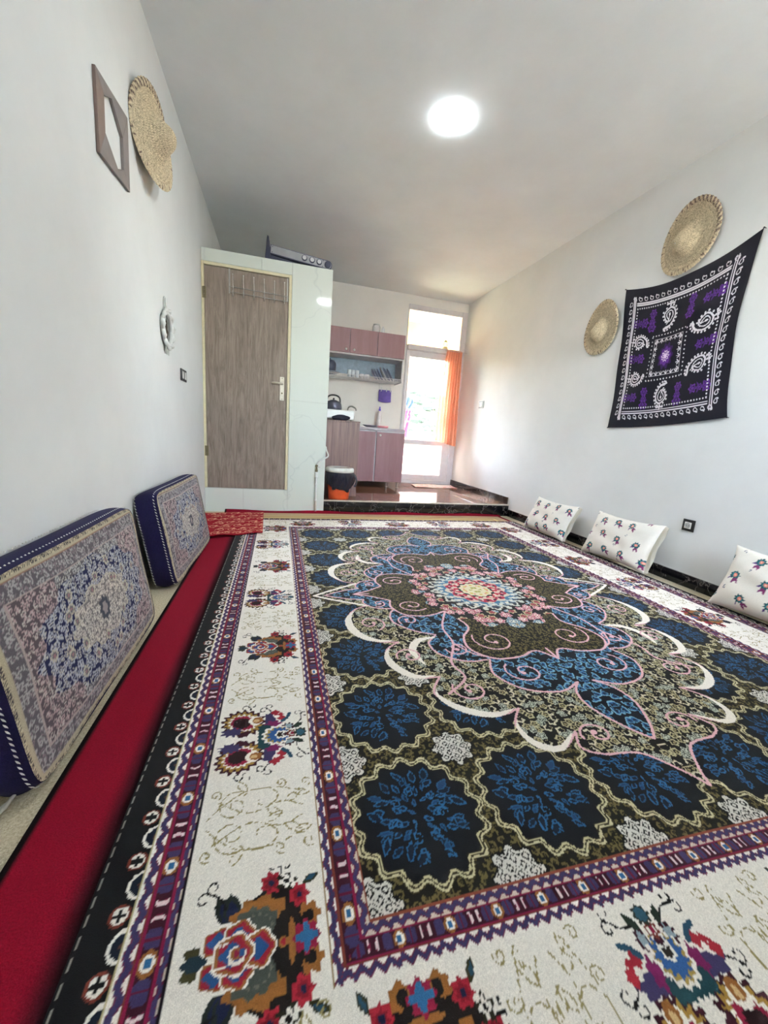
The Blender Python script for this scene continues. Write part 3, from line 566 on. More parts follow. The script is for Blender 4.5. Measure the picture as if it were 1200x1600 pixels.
# red carpet underneath, seen along the left and at the far end
xs = np.concatenate([[.188], np.linspace(.188, 3.31, 300), [3.31]]); ys = np.concatenate([[-.3], np.linspace(-.3, 3.8, 120)[:-1], np.linspace(3.8, 4.19, 80), [4.19]]); X, Y = np.meshgrid(xs, ys)
C = np.zeros(X.shape + (3,)); C[:] = np.array((136, 8, 36)) / 255.
dl, df, dr = X - .188, 4.19 - Y, 3.31 - X; e = np.minimum(df, dr); sel = Y > 3.8
for a, b, col in ((.05, .40, (212, 192, 150)), (.075, .088, (198, 130, 120)), (.13, .14, (150, 60, 60)), (.165, .19, (232, 214, 140)), (.20, .215, (170, 70, 60)), (.235, .40, (220, 198, 140))): C[sel & (e > a) & (e <= b) & (X > .40)] = np.array(col) / 255.
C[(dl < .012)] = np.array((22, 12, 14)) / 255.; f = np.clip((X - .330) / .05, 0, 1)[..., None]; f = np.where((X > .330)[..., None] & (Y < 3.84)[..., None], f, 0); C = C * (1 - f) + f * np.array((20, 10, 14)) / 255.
Z = .0062 + .0 * X; Z += np.clip((Y - 4.12) / .07, 0, 1) ** 1.6 * (.020 + .006 * np.sin(X * 7)) ; Z[0] = Z[-1] = .0005; Z[:, 0] = Z[:, -1] = .0005; Z[-1] = np.where(Y[-1] > 4.1, .012, Z[-1])
u = grid('red_carpet', np.stack([X, Y, Z], -1), C, woven('red_pile', .95, .3, 300., .2, .0), loc=(.3, 2, 0)); tag(u, 'plain red carpet with black edge lying underneath the large patterned rug', 'carpet')
# small red mat in the far left corner
cv = Cv(0, .62, 0, .95, .004, (150, 14, 34)); rnd = random.Random(5); TN = (222, 166, 138)
for i in range(5):
    for j in range(7):
        x, y = .07 + i * .125 + (j % 2) * .06, .07 + j * .135; s = 1 if (i + j) % 2 else -1
        cv.line(curl(x, y, .05, rnd.uniform(0, 6), 1.1, s), .0085, TN); cv.line(spl([(x - .06, y - .03 * s), (x, y + .05), (x + .07, y + .02 * s)], 8), .006, TN)
        for q in range(3): cv.poly(leafpts(x + .02, y + .03, .036, .011, q * .9 + s), TN)
        if (i + j) % 3 == 0: floret(cv, x + .03, y - .03, .022, TN, (150, 22, 38), TN, 5)
S, T = np.meshgrid(np.linspace(0, 1, 150), np.linspace(0, 1, 260))
q00, q10, q01, q11 = [np.array(p) for p in ((.195, 3.17, 0), (.585, 3.275, 0), (.012, 4.03, 0), (.565, 4.11, 0))]
P = ((1 - S) * (1 - T))[..., None] * q00 + (S * (1 - T))[..., None] * q10 + ((1 - S) * T)[..., None] * q01 + (S * T)[..., None] * q11
P[..., 2] = .024 + .012 * np.clip(1 - T * 6, 0, 1) * np.sin(S * 5 + .5) ** 2 + .003 * np.sin(S * 9) * np.sin(T * 11)
C, _ = cv.at(S * .62, T * .95); mt = grid('floor_mat', P, C, woven('red_mat_cloth', .9, .15, 260., .1, .0), loc=(.35, 3.6, 0)); so = mt.modifiers.new('thick', 'SOLIDIFY'); so.thickness = .006; so.offset = -1
tag(mt, 'small red cloth mat with beige vine print in the far left corner', 'mat')
# ---------------------------------------------------------------- floor cushions against the left wall
def make_cushion_face(L, Hh):
    cv = Cv(0, L, 0, Hh, .0028, (96, 92, 96)); X, Y = np.meshgrid(cv.xs, cv.ys); d = np.minimum(np.minimum(X, L - X), np.minimum(Y, Hh - Y))
    u, v = (X - L / 2) / (L / 2 - .07), (Y - Hh / 2) / (Hh / 2 - .07); r = np.hypot(u, v * .95); a = np.arctan2(v, u)
    def dens(p, bgc, c1, c2, seed, k=5):
        q, dx, dy, i = worley(X, Y, p, seed); an = np.arctan2(dy, dx); lo = q * (1 + .2 * np.cos(k * an + i * 9))
        return pick(X.shape, [(ALL(X), bgc), ((lo < .46) & (lo > .24), c1), (lo < .13, c2), ((i > .7) & (lo < .46), c2), ((i > .7) & (lo < .30), bgc), ((i > .7) & (lo < .18), c1)])
    base = dens(.0155, (92, 82, 88), (184, 158, 160), (196, 186, 180), 2); base2 = dens(.0155, (96, 92, 98), (180, 178, 178), (196, 192, 184), 4)
    navy = dens(.0175, (28, 32, 74), (176, 178, 188), (198, 194, 186), 6, 4); med = dens(.015, (120, 114, 116), (206, 198, 190), (222, 214, 200), 7); bor = dens(.017, (98, 94, 100), (172, 168, 168), (140, 124, 132), 9, 3)
    cv.c[:] = base; m = r > .95; cv.c[m] = base[m]; m = (np.abs(u) < .55) & (r > .8); cv.c[m] = base2[m]
    m = r < .90 + .05 * np.cos(12 * a); cv.c[m] = navy[m]; m = r < .46 + .05 * np.cos(10 * a); cv.c[m] = med[m]
    m = np.abs(r - .47 - .05 * np.cos(10 * a)) < .012; cv.c[m] = np.array((186, 178, 164)) / 255.; cv.ell(L / 2, Hh / 2, .030, .038, (70, 72, 84), lob=8); cv.ell(L / 2, Hh / 2, .016, .022, (150, 140, 140), lob=6)
    for k in range(26):
        a_ = k * 2.4; q = .62 + .16 * (k % 3 - 1); x, y = L / 2 + q * (L / 2 - .07) * math.cos(a_), Hh / 2 + q * (Hh / 2 - .07) * math.sin(a_); floret(cv, x, y, .016, (190, 182, 164), (110, 106, 112), (160, 120, 124), 8)
    m = d < .068; cv.c[m] = bor[m]
    for lo, hi, col in ((.066, .073, (176, 160, 156)), (.012, .020, (188, 176, 150)), (.020, .0225, (150, 116, 100)), (.024, .028, (180, 168, 146))): cv.c[(d > lo) & (d < hi)] = np.array(col) / 255.
    m = d < .012; cv.c[m] = np.where((((X + Y) / .008) % 1. < .5)[m][:, None], np.array((206, 194, 164)) / 255., np.array((70, 66, 70)) / 255.); return cv
M_NAVY = woven('navy_velvet', .85, .2, 260., .2, .02); M_FACE = woven('carpet_weave', .95, .3, 420., .14, .02)
M_CORD = plain('white_cord', (226, 224, 218), .8)
def cushion(O, A, B, L, Hh, T, label, face):
    """O bottom front near corner, A along the wall, B up the face, thickness T behind it"""
    O, A, B = Vector(O), Vector(A).normalized(), Vector(B); B = (B - A * B.dot(A)).normalized(); N = A.cross(B); N = N if N.x > 0 else -N
    ctr = O + A * L / 2 - N * T / 2; root = thing('floor_cushion', (ctr.x, ctr.y, 0), label, 'cushion', 'carpet faced floor cushions')
    pt = lambda a, b, c: O + A * a + B * b - N * c
    def rr(a, b, ins=0.):                                     # rounded outline with soft, slightly bowed edges
        s, t_ = a * 2 - 1, b * 2 - 1; k = 1 - .030 * (abs(s) ** 8 * abs(t_) ** 8) * 2
        return (.5 + .5 * s * k * (1 - .012 * (1 - t_ * t_))) * L, (.5 + .5 * t_ * k * (1 - .02 * (1 - s * s))) * Hh
    n, m_ = 130, 90; G = np.zeros((m_, n, 3)); SS = np.linspace(0, 1, n); TT = np.linspace(0, 1, m_)
    On, An, Bn, Nn = [np.array(x) for x in (O, A, B, N)]
    n, m_ = int(L / .0034), int(Hh / .0034); s, t_ = np.meshgrid(np.linspace(-1, 1, n), np.linspace(-1, 1, m_)); k = 1 - .06 * np.abs(s) ** 8 * np.abs(t_) ** 8
    a = (.5 + .5 * s * k * (1 - .012 * (1 - t_ ** 2))) * L; b = (.5 + .5 * t_ * k * (1 - .02 * (1 - s ** 2))) * Hh; bul = .022 * (1 - s ** 4) * (1 - t_ ** 4) + .003 * np.sin(s * 6) * np.sin(t_ * 5 + 1)
    P = On + a[..., None] * An + b[..., None] * Bn + (bul - .002)[..., None] * Nn; C, _ = face.at((s + 1) / 2 * L, (t_ + 1) / 2 * Hh)
    grid('carpet_face', P, C, M_FACE, root)
    # navy boxing: ring of rounded profile running round the outline, closed by the back
    per = [(x, -1) for x in np.linspace(-1, 1, 60)[:-1]] + [(1, y) for y in np.linspace(-1, 1, 36)[:-1]] + [(x, 1) for x in np.linspace(1, -1, 60)[:-1]] + [(-1, y) for y in np.linspace(1, -1, 36)[:-1]]
    per = np.array(per); s, t_ = per[:, 0], per[:, 1]; k = 1 - .06 * np.abs(s) ** 8 * np.abs(t_) ** 8
    a = (.5 + .5 * s * k * (1 - .012 * (1 - t_ ** 2))) * L; b = (.5 + .5 * t_ * k * (1 - .02 * (1 - s ** 2))) * Hh
    rings = []; col = []
    for q in np.linspace(0, 1, 12):
        o = .012 * math.sin(math.pi * q); aa = a + o * np.sign(s) * (np.abs(s) > .98); bb = b + o * np.sign(t_) * (np.abs(t_) > .98); rings.append(On + aa[:, None] * An + bb[:, None] * Bn - (q * T) * Nn)
    for sc in (.7, .35, .02): rings.append(On + ((a - L / 2) * sc + L / 2)[:, None] * An + ((b - Hh / 2) * sc + Hh / 2)[:, None] * Bn - T * Nn)
    P = np.array(rings); C = np.zeros(P.shape); C[:] = np.array((38, 34, 76)) / 255.; C += (np.random.RandomState(1).rand(*P.shape[:2])[..., None] - .5) * .012
    grid('body', P, np.clip(C, 0, 1), M_NAVY, root, cyc=True)
    for q in (.13, .97):                                      # slanted white cord stitches along both seams
        mb = MB(); j = 0; acc = 0.
        R = On + a[:, None] * An + b[:, None] * Bn - (q * T) * Nn; R = np.vstack([R, R[:1]])
        for p0, p1 in zip(R[:-1], R[1:]):
            d_ = p1 - p0; Ls = np.linalg.norm(d_)
            if Ls < 1e-6: continue
            while acc < Ls:
                c = Vector(p0 + d_ * acc / Ls); tdir = Vector(d_ / Ls); out = c - Vector(On + An * L / 2 + Bn * Hh / 2); out -= N * out.dot(N); e = (out - tdir * out.dot(tdir)).normalized()
                c = c + e * .004 + e * .012 * math.sin(math.pi * min(q, .9)); h = (tdir * .0062 + N * .0042); w = e.cross(h).normalized() * .0022
                mb.add([c - h, c - h * .3 + w, c + h * .4 + w, c + h, c + h * .3 - w, c - h * .4 - w, c + e * .0028], [(0, 1, 6), (1, 2, 6), (2, 3, 6), (3, 4, 6), (4, 5, 6), (5, 0, 6), (5, 4, 3, 2, 1, 0)]); acc += .0155
            acc -= Ls
        tag(mb.build('stitching', M_CORD, root), kind='stuff')
    return root
FACE = make_cushion_face(.90, .51)
c1 = cushion((.182, .918, .026), (.006, .885, 0), (-.078, 0, .50), .90, .51, .105, 'nearer floor cushion with carpet face and navy sides against the left wall', FACE)
c2 = cushion((.192, 2.172, .022), (.030, .91, 0), (-.090, 0, .50), .91, .505, .105, 'farther floor cushion with black side leaning on the left wall by the mat', FACE)
MB().tube([(.13, .935, .03), (.118, .915, .012), (.105, .90, .004), (.10, .915, .004), (.115, .93, .010), (.128, .94, .03)], .004, 6).build('tie_cord', M_CORD, c1, smooth=True)
# ---------------------------------------------------------------- pillows by the right wall
M_PILL = woven('cotton_print', .85, .06, 300., .06, .05)
def make_print(seed, off):
    cv = Cv(-.36, .36, -.24, .24, .0028, (226, 222, 212)); rnd = random.Random(seed)
    for i in range(-3, 4):
        for j in range(-2, 3):
            x, y = i * .150 + (j % 2) * .075 + off + rnd.uniform(-.02, .02), j * .110 + rnd.uniform(-.015, .015); a = rnd.uniform(-.9, .9)
            if rnd.random() < .12: continue
            for q in (-.45, .25): cv.poly(leafpts(x + .014 * math.cos(a - 1.0), y - .014, .040, .0085, -1.0 + q + a), (118, 44, 96))
            cv.poly(leafpts(x - .01, y - .010, .03, .006, -2.2 + a), (90, 60, 120))
            cv.ell(x, y, .0245, .0225, (22, 84, 92), lob=9, amp=.16); cv.ell(x, y, .0155, .014, (40, 130, 140), lob=7, amp=.12); cv.ell(x + .001, y, .011, .010, (226, 132, 112)); cv.ell(x + .001, y, .0045, .004, (240, 196, 176))
            if (i + j) % 2 == 0: cv.line(curl(x + .06, y + .05, .011, rnd.uniform(0, 6), .8, n=12), .0035, (90, 100, 120))
    return cv
def pillow(y0, y1, xb, xt, z1, label, seed, yaw=0., tilt=0.):
    w, h = (y1 - y0) / 2, (z1 - .02) / 2; c = Vector(((xb + xt) / 2, (y0 + y1) / 2, .030 + h)); root = thing('pillow', (c.x, c.y, 0), label, 'pillow', 'flower print pillows along the right wall')
    U = Vector((math.sin(yaw), -math.cos(yaw), tilt)).normalized(); V = Vector((xt - xb, 0, z1 - .02)).normalized(); V = (V - U * V.dot(U)).normalized(); N = U.cross(V); N = N if N.x < 0 else -N
    hh = math.hypot(h, (xt - xb) / 2); pr = make_print(seed, .02 * seed); n, m_ = 120, 80
    s, t_ = np.meshgrid(np.linspace(-1, 1, n), np.linspace(-1, 1, m_)); Un, Vn, Nn, cn = [np.array(q) for q in (U, V, N, c)]; rs = np.random.RandomState(seed)
    a = s * w * (1 - .07 * (1 - t_ ** 2) * np.abs(s) ** 3 + .02 * np.abs(s * t_) ** 4); b = t_ * hh * (1 - .10 * (1 - s ** 2) * np.abs(t_) ** 3 + .02 * np.abs(s * t_) ** 4)
    th = np.clip((1 - s ** 4) * (1 - t_ ** 4), 0, 1) ** .55
    wr = .006 * np.sin(s * 7 + t_ * 5 + seed) * np.sin(t_ * 4 - s * 3) + .004 * np.sin((s - t_) * 11 + seed) * np.abs(s * t_)
    C, _ = pr.at(a, b); gap = .006
    P = cn + a[..., None] * Un + b[..., None] * Vn + (.068 * th * (1 - .25 * t_) + wr * th)[..., None] * Nn; grid('front', P, C, M_PILL, root)
    P2 = cn + a[..., None] * Un + b[..., None] * Vn - (.038 * th)[..., None] * Nn; grid('back', P2[:, ::-1], C[:, ::-1], M_PILL, root)
    # open pillowcase hem on the nearer end, two loose flaps
    for sg, nm in ((1, 'hem'), (-1, 'hem')):
        t2 = np.linspace(-1, 1, 40); e = np.linspace(0, 1, 8); TT, EE = np.meshgrid(t2, e); aa = w * (1 - .07 * (1 - TT ** 2)) - .004 + EE * .035; bb_ = TT * hh * (1.0 - .06 * EE)
        off = sg * (.002 + .014 * EE * (1 - TT ** 2)) + .006 * np.sin(TT * 6 + seed + sg) * EE
        P = cn + aa[..., None] * Un + bb_[..., None] * Vn + off[..., None] * Nn; Cc = np.zeros(P.shape); Cc[:] = np.array((214, 210, 196)) / 255.; grid(nm, P, Cc, M_PILL, root)
    return root
pillow(2.98, 3.56, 3.235, 3.375, .345, 'white flower print pillow by the right wall nearest the kitchen step', 1, .03)
pillow(2.13, 2.73, 3.245, 3.375, .37, 'white flower print pillow in the middle of the right wall row', 2, .02, .02)
pillow(1.02, 1.66, 3.245, 3.375, .375, 'white flower print pillow farthest from the kitchen step, past the wall socket', 3, .02)
# ---------------------------------------------------------------- black tapestry
def make_tapestry():
    cv = Cv(0, 1, 0, 1, .0022, (22, 20, 32)); K = (22, 20, 32); Wt = (222, 218, 224); PU = (92, 42, 136)
    X, Y = np.meshgrid(cv.xs, cv.ys); cl = np.array((.012 * np.sin(X * 3 + Y * 5),) * 3).transpose(1, 2, 0); cv.c += cl.astype(np.float32) * .5
    def pais(x, y, s, a, mir=1, full=True):
        c, q = math.cos(a), math.sin(a); R = lambda P: [(x + s * (c * px * mir - q * py), y + s * (q * px * mir + c * py)) for px, py in P]
        body = spl([(0, -1.), (.55, -.78), (.74, -.15), (.58, .42), (.22, .92), (-.28, 1.08), (-.46, .90), (-.22, .80), (-.18, .52), (-.52, .12), (-.66, -.5)], 6, True)
        if full:
            for k in range(0, len(body), 3):
                p = R([body[k] * 1.14])[0]; cv.ell(p[0], p[1], s * .10, s * .10, Wt)
            cv.poly(R(body), Wt); cv.poly(R(body * .80 + (.0, -.03)), K); cv.line(R(body * .52 + (0, -.12)) + R(body * .52 + (0, -.12))[:1], s * .10, Wt); cv.ell(*R([(0, -.3)])[0], s * .10, s * .16, Wt, rot=a); cv.line(R([(0, -.2), (0, .35)]), s * .07, Wt)
            cv.line(R([(0, -1.), (0, -1.55)]), s * .13, Wt); cv.line(R([(-.38, -1.3), (.38, -1.3)]), s * .13, Wt); cv.ell(*R([(-.38, -1.3)])[0], s * .11, s * .11, Wt); cv.ell(*R([(.38, -1.3)])[0], s * .11, s * .11, Wt)
        else:
            cv.line(np.vstack([R(body), R(body)[:1]]), s * .30, Wt)
    def stampp(x, y, L, vert):
        for k, r in ((-1, .027), (0, .020), (1, .031)):
            dx, dy = (0, k * L) if vert else (k * L, 0)
            cv.ell(x + dx, y + dy, r, r, PU, lob=6, amp=.22); cv.ell(x + dx, y + dy, r * .62, r * .62, (34, 22, 54), lob=6, amp=.2); cv.ell(x + dx, y + dy, r * .36, r * .36, PU)
            for q in (1, -1): cv.poly(leafpts(x + dx, y + dy, .040, .0075, (0 if vert else 1.57) + q * .5 + (3.14 if q < 0 else 0)), (70, 33, 108))
        for k in (-.5, .5):
            dx, dy = (0, k * L) if vert else (k * L, 0); cv.ell(x + dx, y + dy, .015, .007, (70, 33, 108), rot=.6 if not vert else 1.9)
    for x, y, v in ((.19, .25, 0), (.31, .24, 1), (.63, .22, 1), (.80, .22, 0), (.19, .50, 0), (.80, .50, 0), (.18, .78, 0), (.33, .79, 1), (.63, .79, 1), (.80, .78, 0)): stampp(x, y, .048, v)
    for a0, a1, b in ((.085, .915, .075), (.085, .915, .925)):
        for k in range(16):
            q = a0 + (a1 - a0) * (k + .5) / 16; pais(q, b, .0165, 2.2 if b < .5 else -.9, full=False); pais(b, q, .0165, .6 if b < .5 else 3.6, full=False)
    for o in (.104, .118):
        cv.line([(o, .06), (o, .94)], .0080, Wt); cv.line([(1 - o, .06), (1 - o, .94)], .0080, Wt); cv.line([(.135, o), (.865, o)], .0080, Wt); cv.line([(.135, 1 - o), (.865, 1 - o)], .0080, Wt)
    for k in range(34):
        q = .145 + .71 * k / 33
        for p in ((q, .142), (q, .858), (.145, q), (.855, q)): cv.ell(p[0], p[1], .0055, .0055, Wt)
    pais(.455, .245, .070, 0, 1); pais(.485, .775, .070, math.pi, 1); pais(.225, .385, .062, -1.5, 1); pais(.225, .645, .062, -1.5, -1); pais(.755, .37, .072, 1.4, 1); pais(.755, .63, .072, 1.4, -1)
    for k in range(12):
        q = .335 + .29 * k / 11
        for p in ((q, .355), (q, .668), (.332, .365 + .30 * k / 11), (.640, .365 + .30 * k / 11)): cv.ell(p[0], p[1], .005, .005, Wt)
    for lo, hi in (((.358, .383), (.612, .383)), ((.358, .640), (.612, .640)), ((.358, .383), (.358, .640)), ((.612, .383), (.612, .640))): cv.line([lo, hi], .004, Wt)
    for k in range(6):
        q = .378 + .214 * k / 5
        for (x, y, dx, dy) in ((q, .386, 0, 1), (q, .637, 0, -1), (.361, .405 + .21 * k / 5, 1, 0), (.609, .405 + .21 * k / 5, -1, 0)):
            for an in (-.7, 0, .7): cv.line([(x, y), (x + .024 * (dx * math.cos(an) - dy * math.sin(an)), y + .024 * (dx * math.sin(an) + dy * math.cos(an)))], .0055, Wt)
    cv.ell(.485, .512, .062, .085, (52, 22, 82), lob=10, amp=.12); cv.ell(.485, .512, .048, .062, PU, lob=8, amp=.1)
    for k in range(10):
        a = k * .628; P = leafpts(.485 + .009 * math.cos(a), .512 + .012 * math.sin(a), .026, .0075, a); cv.line(np.vstack([P, P[:1]]), .0045, (232, 214, 236))
    cv.ell(.485, .512, .007, .009, (232, 214, 236)); return cv
TP = make_tapestry(); n = 370; S, T = np.meshgrid(np.linspace(0, 1, n), np.linspace(0, 1, n))
TL, TR, BR, BL = [np.array(q) for q in ((2.94, 2.189), (1.972, 2.235), (1.934, 1.146), (2.876, 1.079))]
q4 = lambda t: 4 * t * (1 - t)
top = lambda s: TL + s[..., None] * (TR - TL) + q4(s)[..., None] * np.array((.0, -.085)); bot = lambda s: BL + s[..., None] * (BR - BL) + q4(s)[..., None] * np.array((0, -.018))
lft = lambda t: TL + t[..., None] * (BL - TL) + q4(t)[..., None] * np.array((-.020, 0)); rgt = lambda t: TR + t[..., None] * (BR - TR) + q4(t)[..., None] * np.array((.050, 0))
bl = ((1 - S) * (1 - T))[..., None] * TL + (S * (1 - T))[..., None] * TR + (S * T)[..., None] * BR + ((1 - S) * T)[..., None] * BL
YZ = (1 - T)[..., None] * top(S) + T[..., None] * bot(S) + (1 - S)[..., None] * lft(T) + S[..., None] * rgt(T) - bl
dep = .008 + .006 * np.sin(S * 9 + T * 4) * np.sin(T * 5) * q4(S) ** .5 + .004 * np.sin((S + T) * 14)
P = np.stack([W - .004 - np.abs(dep), YZ[..., 0], YZ[..., 1]], -1); C, _ = TP.at(S, T)
tp = thing('wall_tapestry', (W, 2.43, 1.08), 'black cloth tapestry with white paisleys and purple flowers on the right wall', 'tapestry')
grid('cloth', P, C, woven('thin_black_cotton', .85, .08, 300., .08, .05), tp)
M_NAIL = plain('dark_nail', (60, 60, 66), .4, .6)
for q in (TL, TR, BR, BL): MB().lathe([(.002, 0), (.002, .016), (.005, .016), (.005, .019), (.001, .0195)], (W - .0005, q[0], q[1]), (-1, 0, 0), 10).build('nail', M_NAIL, tp)
# ---------------------------------------------------------------- straw hats
M_STRAW = woven('plaited_straw', .8, .5, 240., .2, .05)
def hat(c, nrm, R, crown_r, crown_h, label, seed, squash=1., lean=(0, 0), brim_bend=.02, dark=True):
    """brim edge lies towards the wall, crown stands out along nrm"""
    N = Vector(nrm).normalized(); E1 = Vector((0, 0, 1)); E1 = (E1 - N * E1.dot(N)).normalized(); E2 = N.cross(E1); c = Vector(c); root = thing('straw_hat', tuple(c), label, 'hat', 'straw hats hung on the walls')
    rnd = np.random.RandomState(seed); na = 220; r = np.concatenate([np.linspace(.004, crown_r * .92, 34), np.linspace(crown_r * .95, R * .93, 46)]); A = np.arange(na) / na * 2 * math.pi
    RR, AA = np.meshgrid(r, A, indexing='ij'); x = np.clip(RR / crown_r, 0, 1.6)
    hgt = crown_h * np.exp(-np.clip(x, 0, 9) ** 3.2 * 1.1) ; br = np.clip((RR - crown_r) / (R - crown_r), 0, 1); hgt = hgt + .018 + brim_bend * np.sin(2 * AA + seed) * br - .008 * br + .0022 * np.sin(RR * 900) 
    k = np.floor(RR / .0085); ph = AA * np.maximum(6, np.round(RR * 620)) + (k % 2) * math.pi; wv = np.sin(ph); hgt = hgt + .0018 * wv
    lx, ly = lean; wgt = np.exp(-x ** 2 * .7); u = RR * np.cos(AA) + lx * wgt; v = RR * np.sin(AA) * squash + ly * wgt
    P = np.array(c) + u[..., None] * np.array(E1) + v[..., None] * np.array(E2) + hgt[..., None] * np.array(N)
    base = np.array((236, 217, 182)) / 255.; C = np.zeros(P.shape); C[:] = base; C *= (.84 + .20 * (wv > -.2) + .10 * (rnd.rand(*RR.shape) - .5))[..., None]; C *= (.93 + .07 * (np.sin(RR * 740) > -.3))[..., None]
    C[rnd.rand(*RR.shape) < .10] *= .70; C *= (.90 + .14 * np.repeat(np.repeat(rnd.rand(RR.shape[0] // 2 + 1, RR.shape[1] // 3 + 1), 2, 0), 3, 1)[:RR.shape[0], :RR.shape[1]])[..., None]
    grid('weave', P, np.clip(C, 0, 1), M_STRAW, root, cyc=True)
    # plaited rim: bulging band of crossing strands, some dark
    q = np.linspace(0, 2 * math.pi, 9); T2 = 260; A = np.arange(T2) / T2 * 2 * math.pi; QQ, AA = np.meshgrid(q, A, indexing='ij'); hb = .010 + brim_bend * np.sin(2 * AA + seed)
    rim = R * .945 + R * .080 * np.cos(QQ) * (1 + .10 * np.sin(AA * 46 + QQ)); hz = hb + .0065 * np.sin(QQ) + .001 * np.sin(AA * 92); u = rim * np.cos(AA); v = rim * np.sin(AA) * squash
    P = np.array(c) + u[..., None] * np.array(E1) + v[..., None] * np.array(E2) + hz[..., None] * np.array(N); C = np.zeros(P.shape); C[:] = base * .96; pl = np.sin(AA * 40 + QQ * 2) 
    C *= (.82 + .2 * (np.sin(AA * 80 + QQ * 2) > -.3))[..., None]; sh = np.clip(.25 + .75 * np.sin(AA * 1. + .5 + seed), 0, 1) if dark else 0 * AA + .2; dk = (pl > .25) & (rnd.rand(T2)[None, :] < sh + .15); C[dk] = C[dk] * np.array((.38, .28, .36))
    grid('plaited_rim', P, np.clip(C, 0, 1), M_STRAW, root, cyc=True); return root
hat((.045, 2.600, 2.288), (1, -.22, .03), .214, .080, .095, 'straw hat with tall crown on the left wall beside the grey frame', 1, .92, (0, .0), .012)
hat((W - .012, 2.452, 2.378), (-1, .05, 0), .232, .085, .085, 'larger straw hat with dark plaited rim above the black tapestry', 2, .92, (-.05, .01), .010)
hat((W - .012, 3.145, 1.94), (-1, .05, 0), .222, .075, .075, 'straw hat on the right wall between the black tapestry and the kitchen', 3, .88, (-.06, .0), .010, False)
# ---------------------------------------------------------------- left wall: frame, mirror, switches
M_GREYF = plain('grey_brown_laminate', (132, 124, 122), .5, var=.05)
fr_ = MB(); Dp = .012
outer = [(2.000, 1.874), (2.331, 1.901), (2.345, 2.204), (2.003, 2.160)]
inner = [(2.068, 1.981), (2.190, 1.920), (2.266, 1.958), (2.269, 2.082), (2.158, 2.155), (2.076, 2.110)]
# ring between outline and hexagonal hole
def ring(x): return [Vector((x, y, z)) for y, z in outer], [Vector((x, y, z)) for y, z in inner]
fo = thing('wall_frame', (0, 2.21, 1.89), 'grey brown square frame with hexagonal opening on the left wall', 'frame')
def bar(o0, o1, ins, m=M_GREYF): MB().prism([Vector((.001, y, z)) for y, z in [o0, o1] + ins], (Dp, 0, 0)).build('bar', m, fo, .001, seg=1)
bar(outer[0], outer[1], [inner[2], inner[1], inner[0]]); bar(outer[1], outer[2], [inner[3], inner[2]]); bar(outer[2], outer[3], [inner[5], inner[4], inner[3]]); bar(outer[3], outer[0], [inner[0], inner[5]], plain('brown_laminate', (128, 110, 102), .5, var=.05))
mr = thing('macrame_mirror', (0, 2.96, 1.31), 'small oval mirror wrapped in white cloth hanging from a cord loop', 'mirror'); cy, cz, ry, rz = 2.905, 1.435, .098, .092
M_CLOTH = plain('white_cotton', (206, 206, 202), .9, var=.06)
MB().lathe([(.078, 0), (.078, .004), (.001, .0045)], (.008, cy, cz), (1, 0, 0), 40, sx=1., sy=1.05).build('glass', NT('silvered_glass', (120, 122, 120), .08, .85).m, mr)
mb = MB(); mb.tube([(.014, cy + ry * math.cos(a), cz + rz * math.sin(a)) for a in np.linspace(0, 2 * math.pi, 73)[:-1]], [.011 + .004 * abs(math.sin(i * .35)) for i in range(72)], 10, True); mb.build('wrapped_ring', M_CLOTH, mr, smooth=True)
for k in range(11):
    a = k * .571 + .2; c_ = Vector((.014, cy + ry * math.cos(a), cz + rz * math.sin(a))); o_ = Vector((0, math.cos(a), math.sin(a))); tg = Vector((0, -math.sin(a), math.cos(a)))
    MB().tube([c_ - tg * .036, c_ - tg * .016 + o_ * .016 + Vector((.006, 0, 0)), c_ + o_ * .022 + Vector((.010, 0, 0)), c_ + tg * .016 + o_ * .014 + Vector((.006, 0, 0)), c_ + tg * .034], [.004, .011, .013, .010, .004], 8).build('cloth_wrap', M_CLOTH, mr, smooth=True)
MB().tube(spl([(.012, cy - .02, cz + rz - .004), (.008, cy - .030, cz + rz + .05), (.006, cy - .012, cz + rz + .086), (.006, cy + .008, cz + rz + .086), (.008, cy + .024, cz + rz + .05), (.012, cy + .016, cz + rz - .004)], 6), .0042, 8).build('hanging_loop', M_CLOTH, mr, smooth=True)
for dy in (-.02, .0, .02): MB().tube([(.012, cy + dy, cz - rz), (.010, cy + dy * 1.8, cz - rz - .03), (.008, cy + dy * 2.2 + .004, cz - rz - .06)], [.006, .004, .002], 6).build('tassel', M_CLOTH, mr, smooth=True)
M_BLKP = plain('black_plastic', (28, 28, 28), .4, var=.05); M_WHP = plain('white_switch_plastic', (226, 226, 222), .4, var=.03)
sw = thing('light_switch', (0, 3.37, 1.17), 'black framed double light switch on the left wall by the bathroom door', 'light switch')
MB().box(.0005, .010, 3.285, 3.455, 1.168, 1.252).build('plate', M_BLKP, sw, .003)
for y in (3.336, 3.412): MB().box(.010, .0115, y - .024, y + .024, 1.184, 1.236).build('rocker', M_WHP, sw, .002)
sk = thing('wall_socket', (W, 2.025, .375), 'white power socket in black frame low on the right wall', 'socket')
MB().box(W - .010, W - .0005, 1.985, 2.067, .380, .461).build('plate', M_BLKP, sk, .003)
MB().box(W - .014, W - .010, 2.003, 2.049, .398, .443).build('insert', M_WHP, sk, .002)
MB().lathe([(.019, .001), (.019, .003), (.017, .003), (.016, .0005)], (W - .0135, 2.026, .4205), (-1, 0, 0), 28).build('socket_well', plain('socket_grey', (170, 170, 168), .4), sk)
for dy in (-.008, .008): MB().lathe([(.0025, 0), (.0025, .001)], (W - .0142, 2.026 + dy, .4205), (-1, 0, 0), 10).build('pin_hole', M_BLKP, sk)
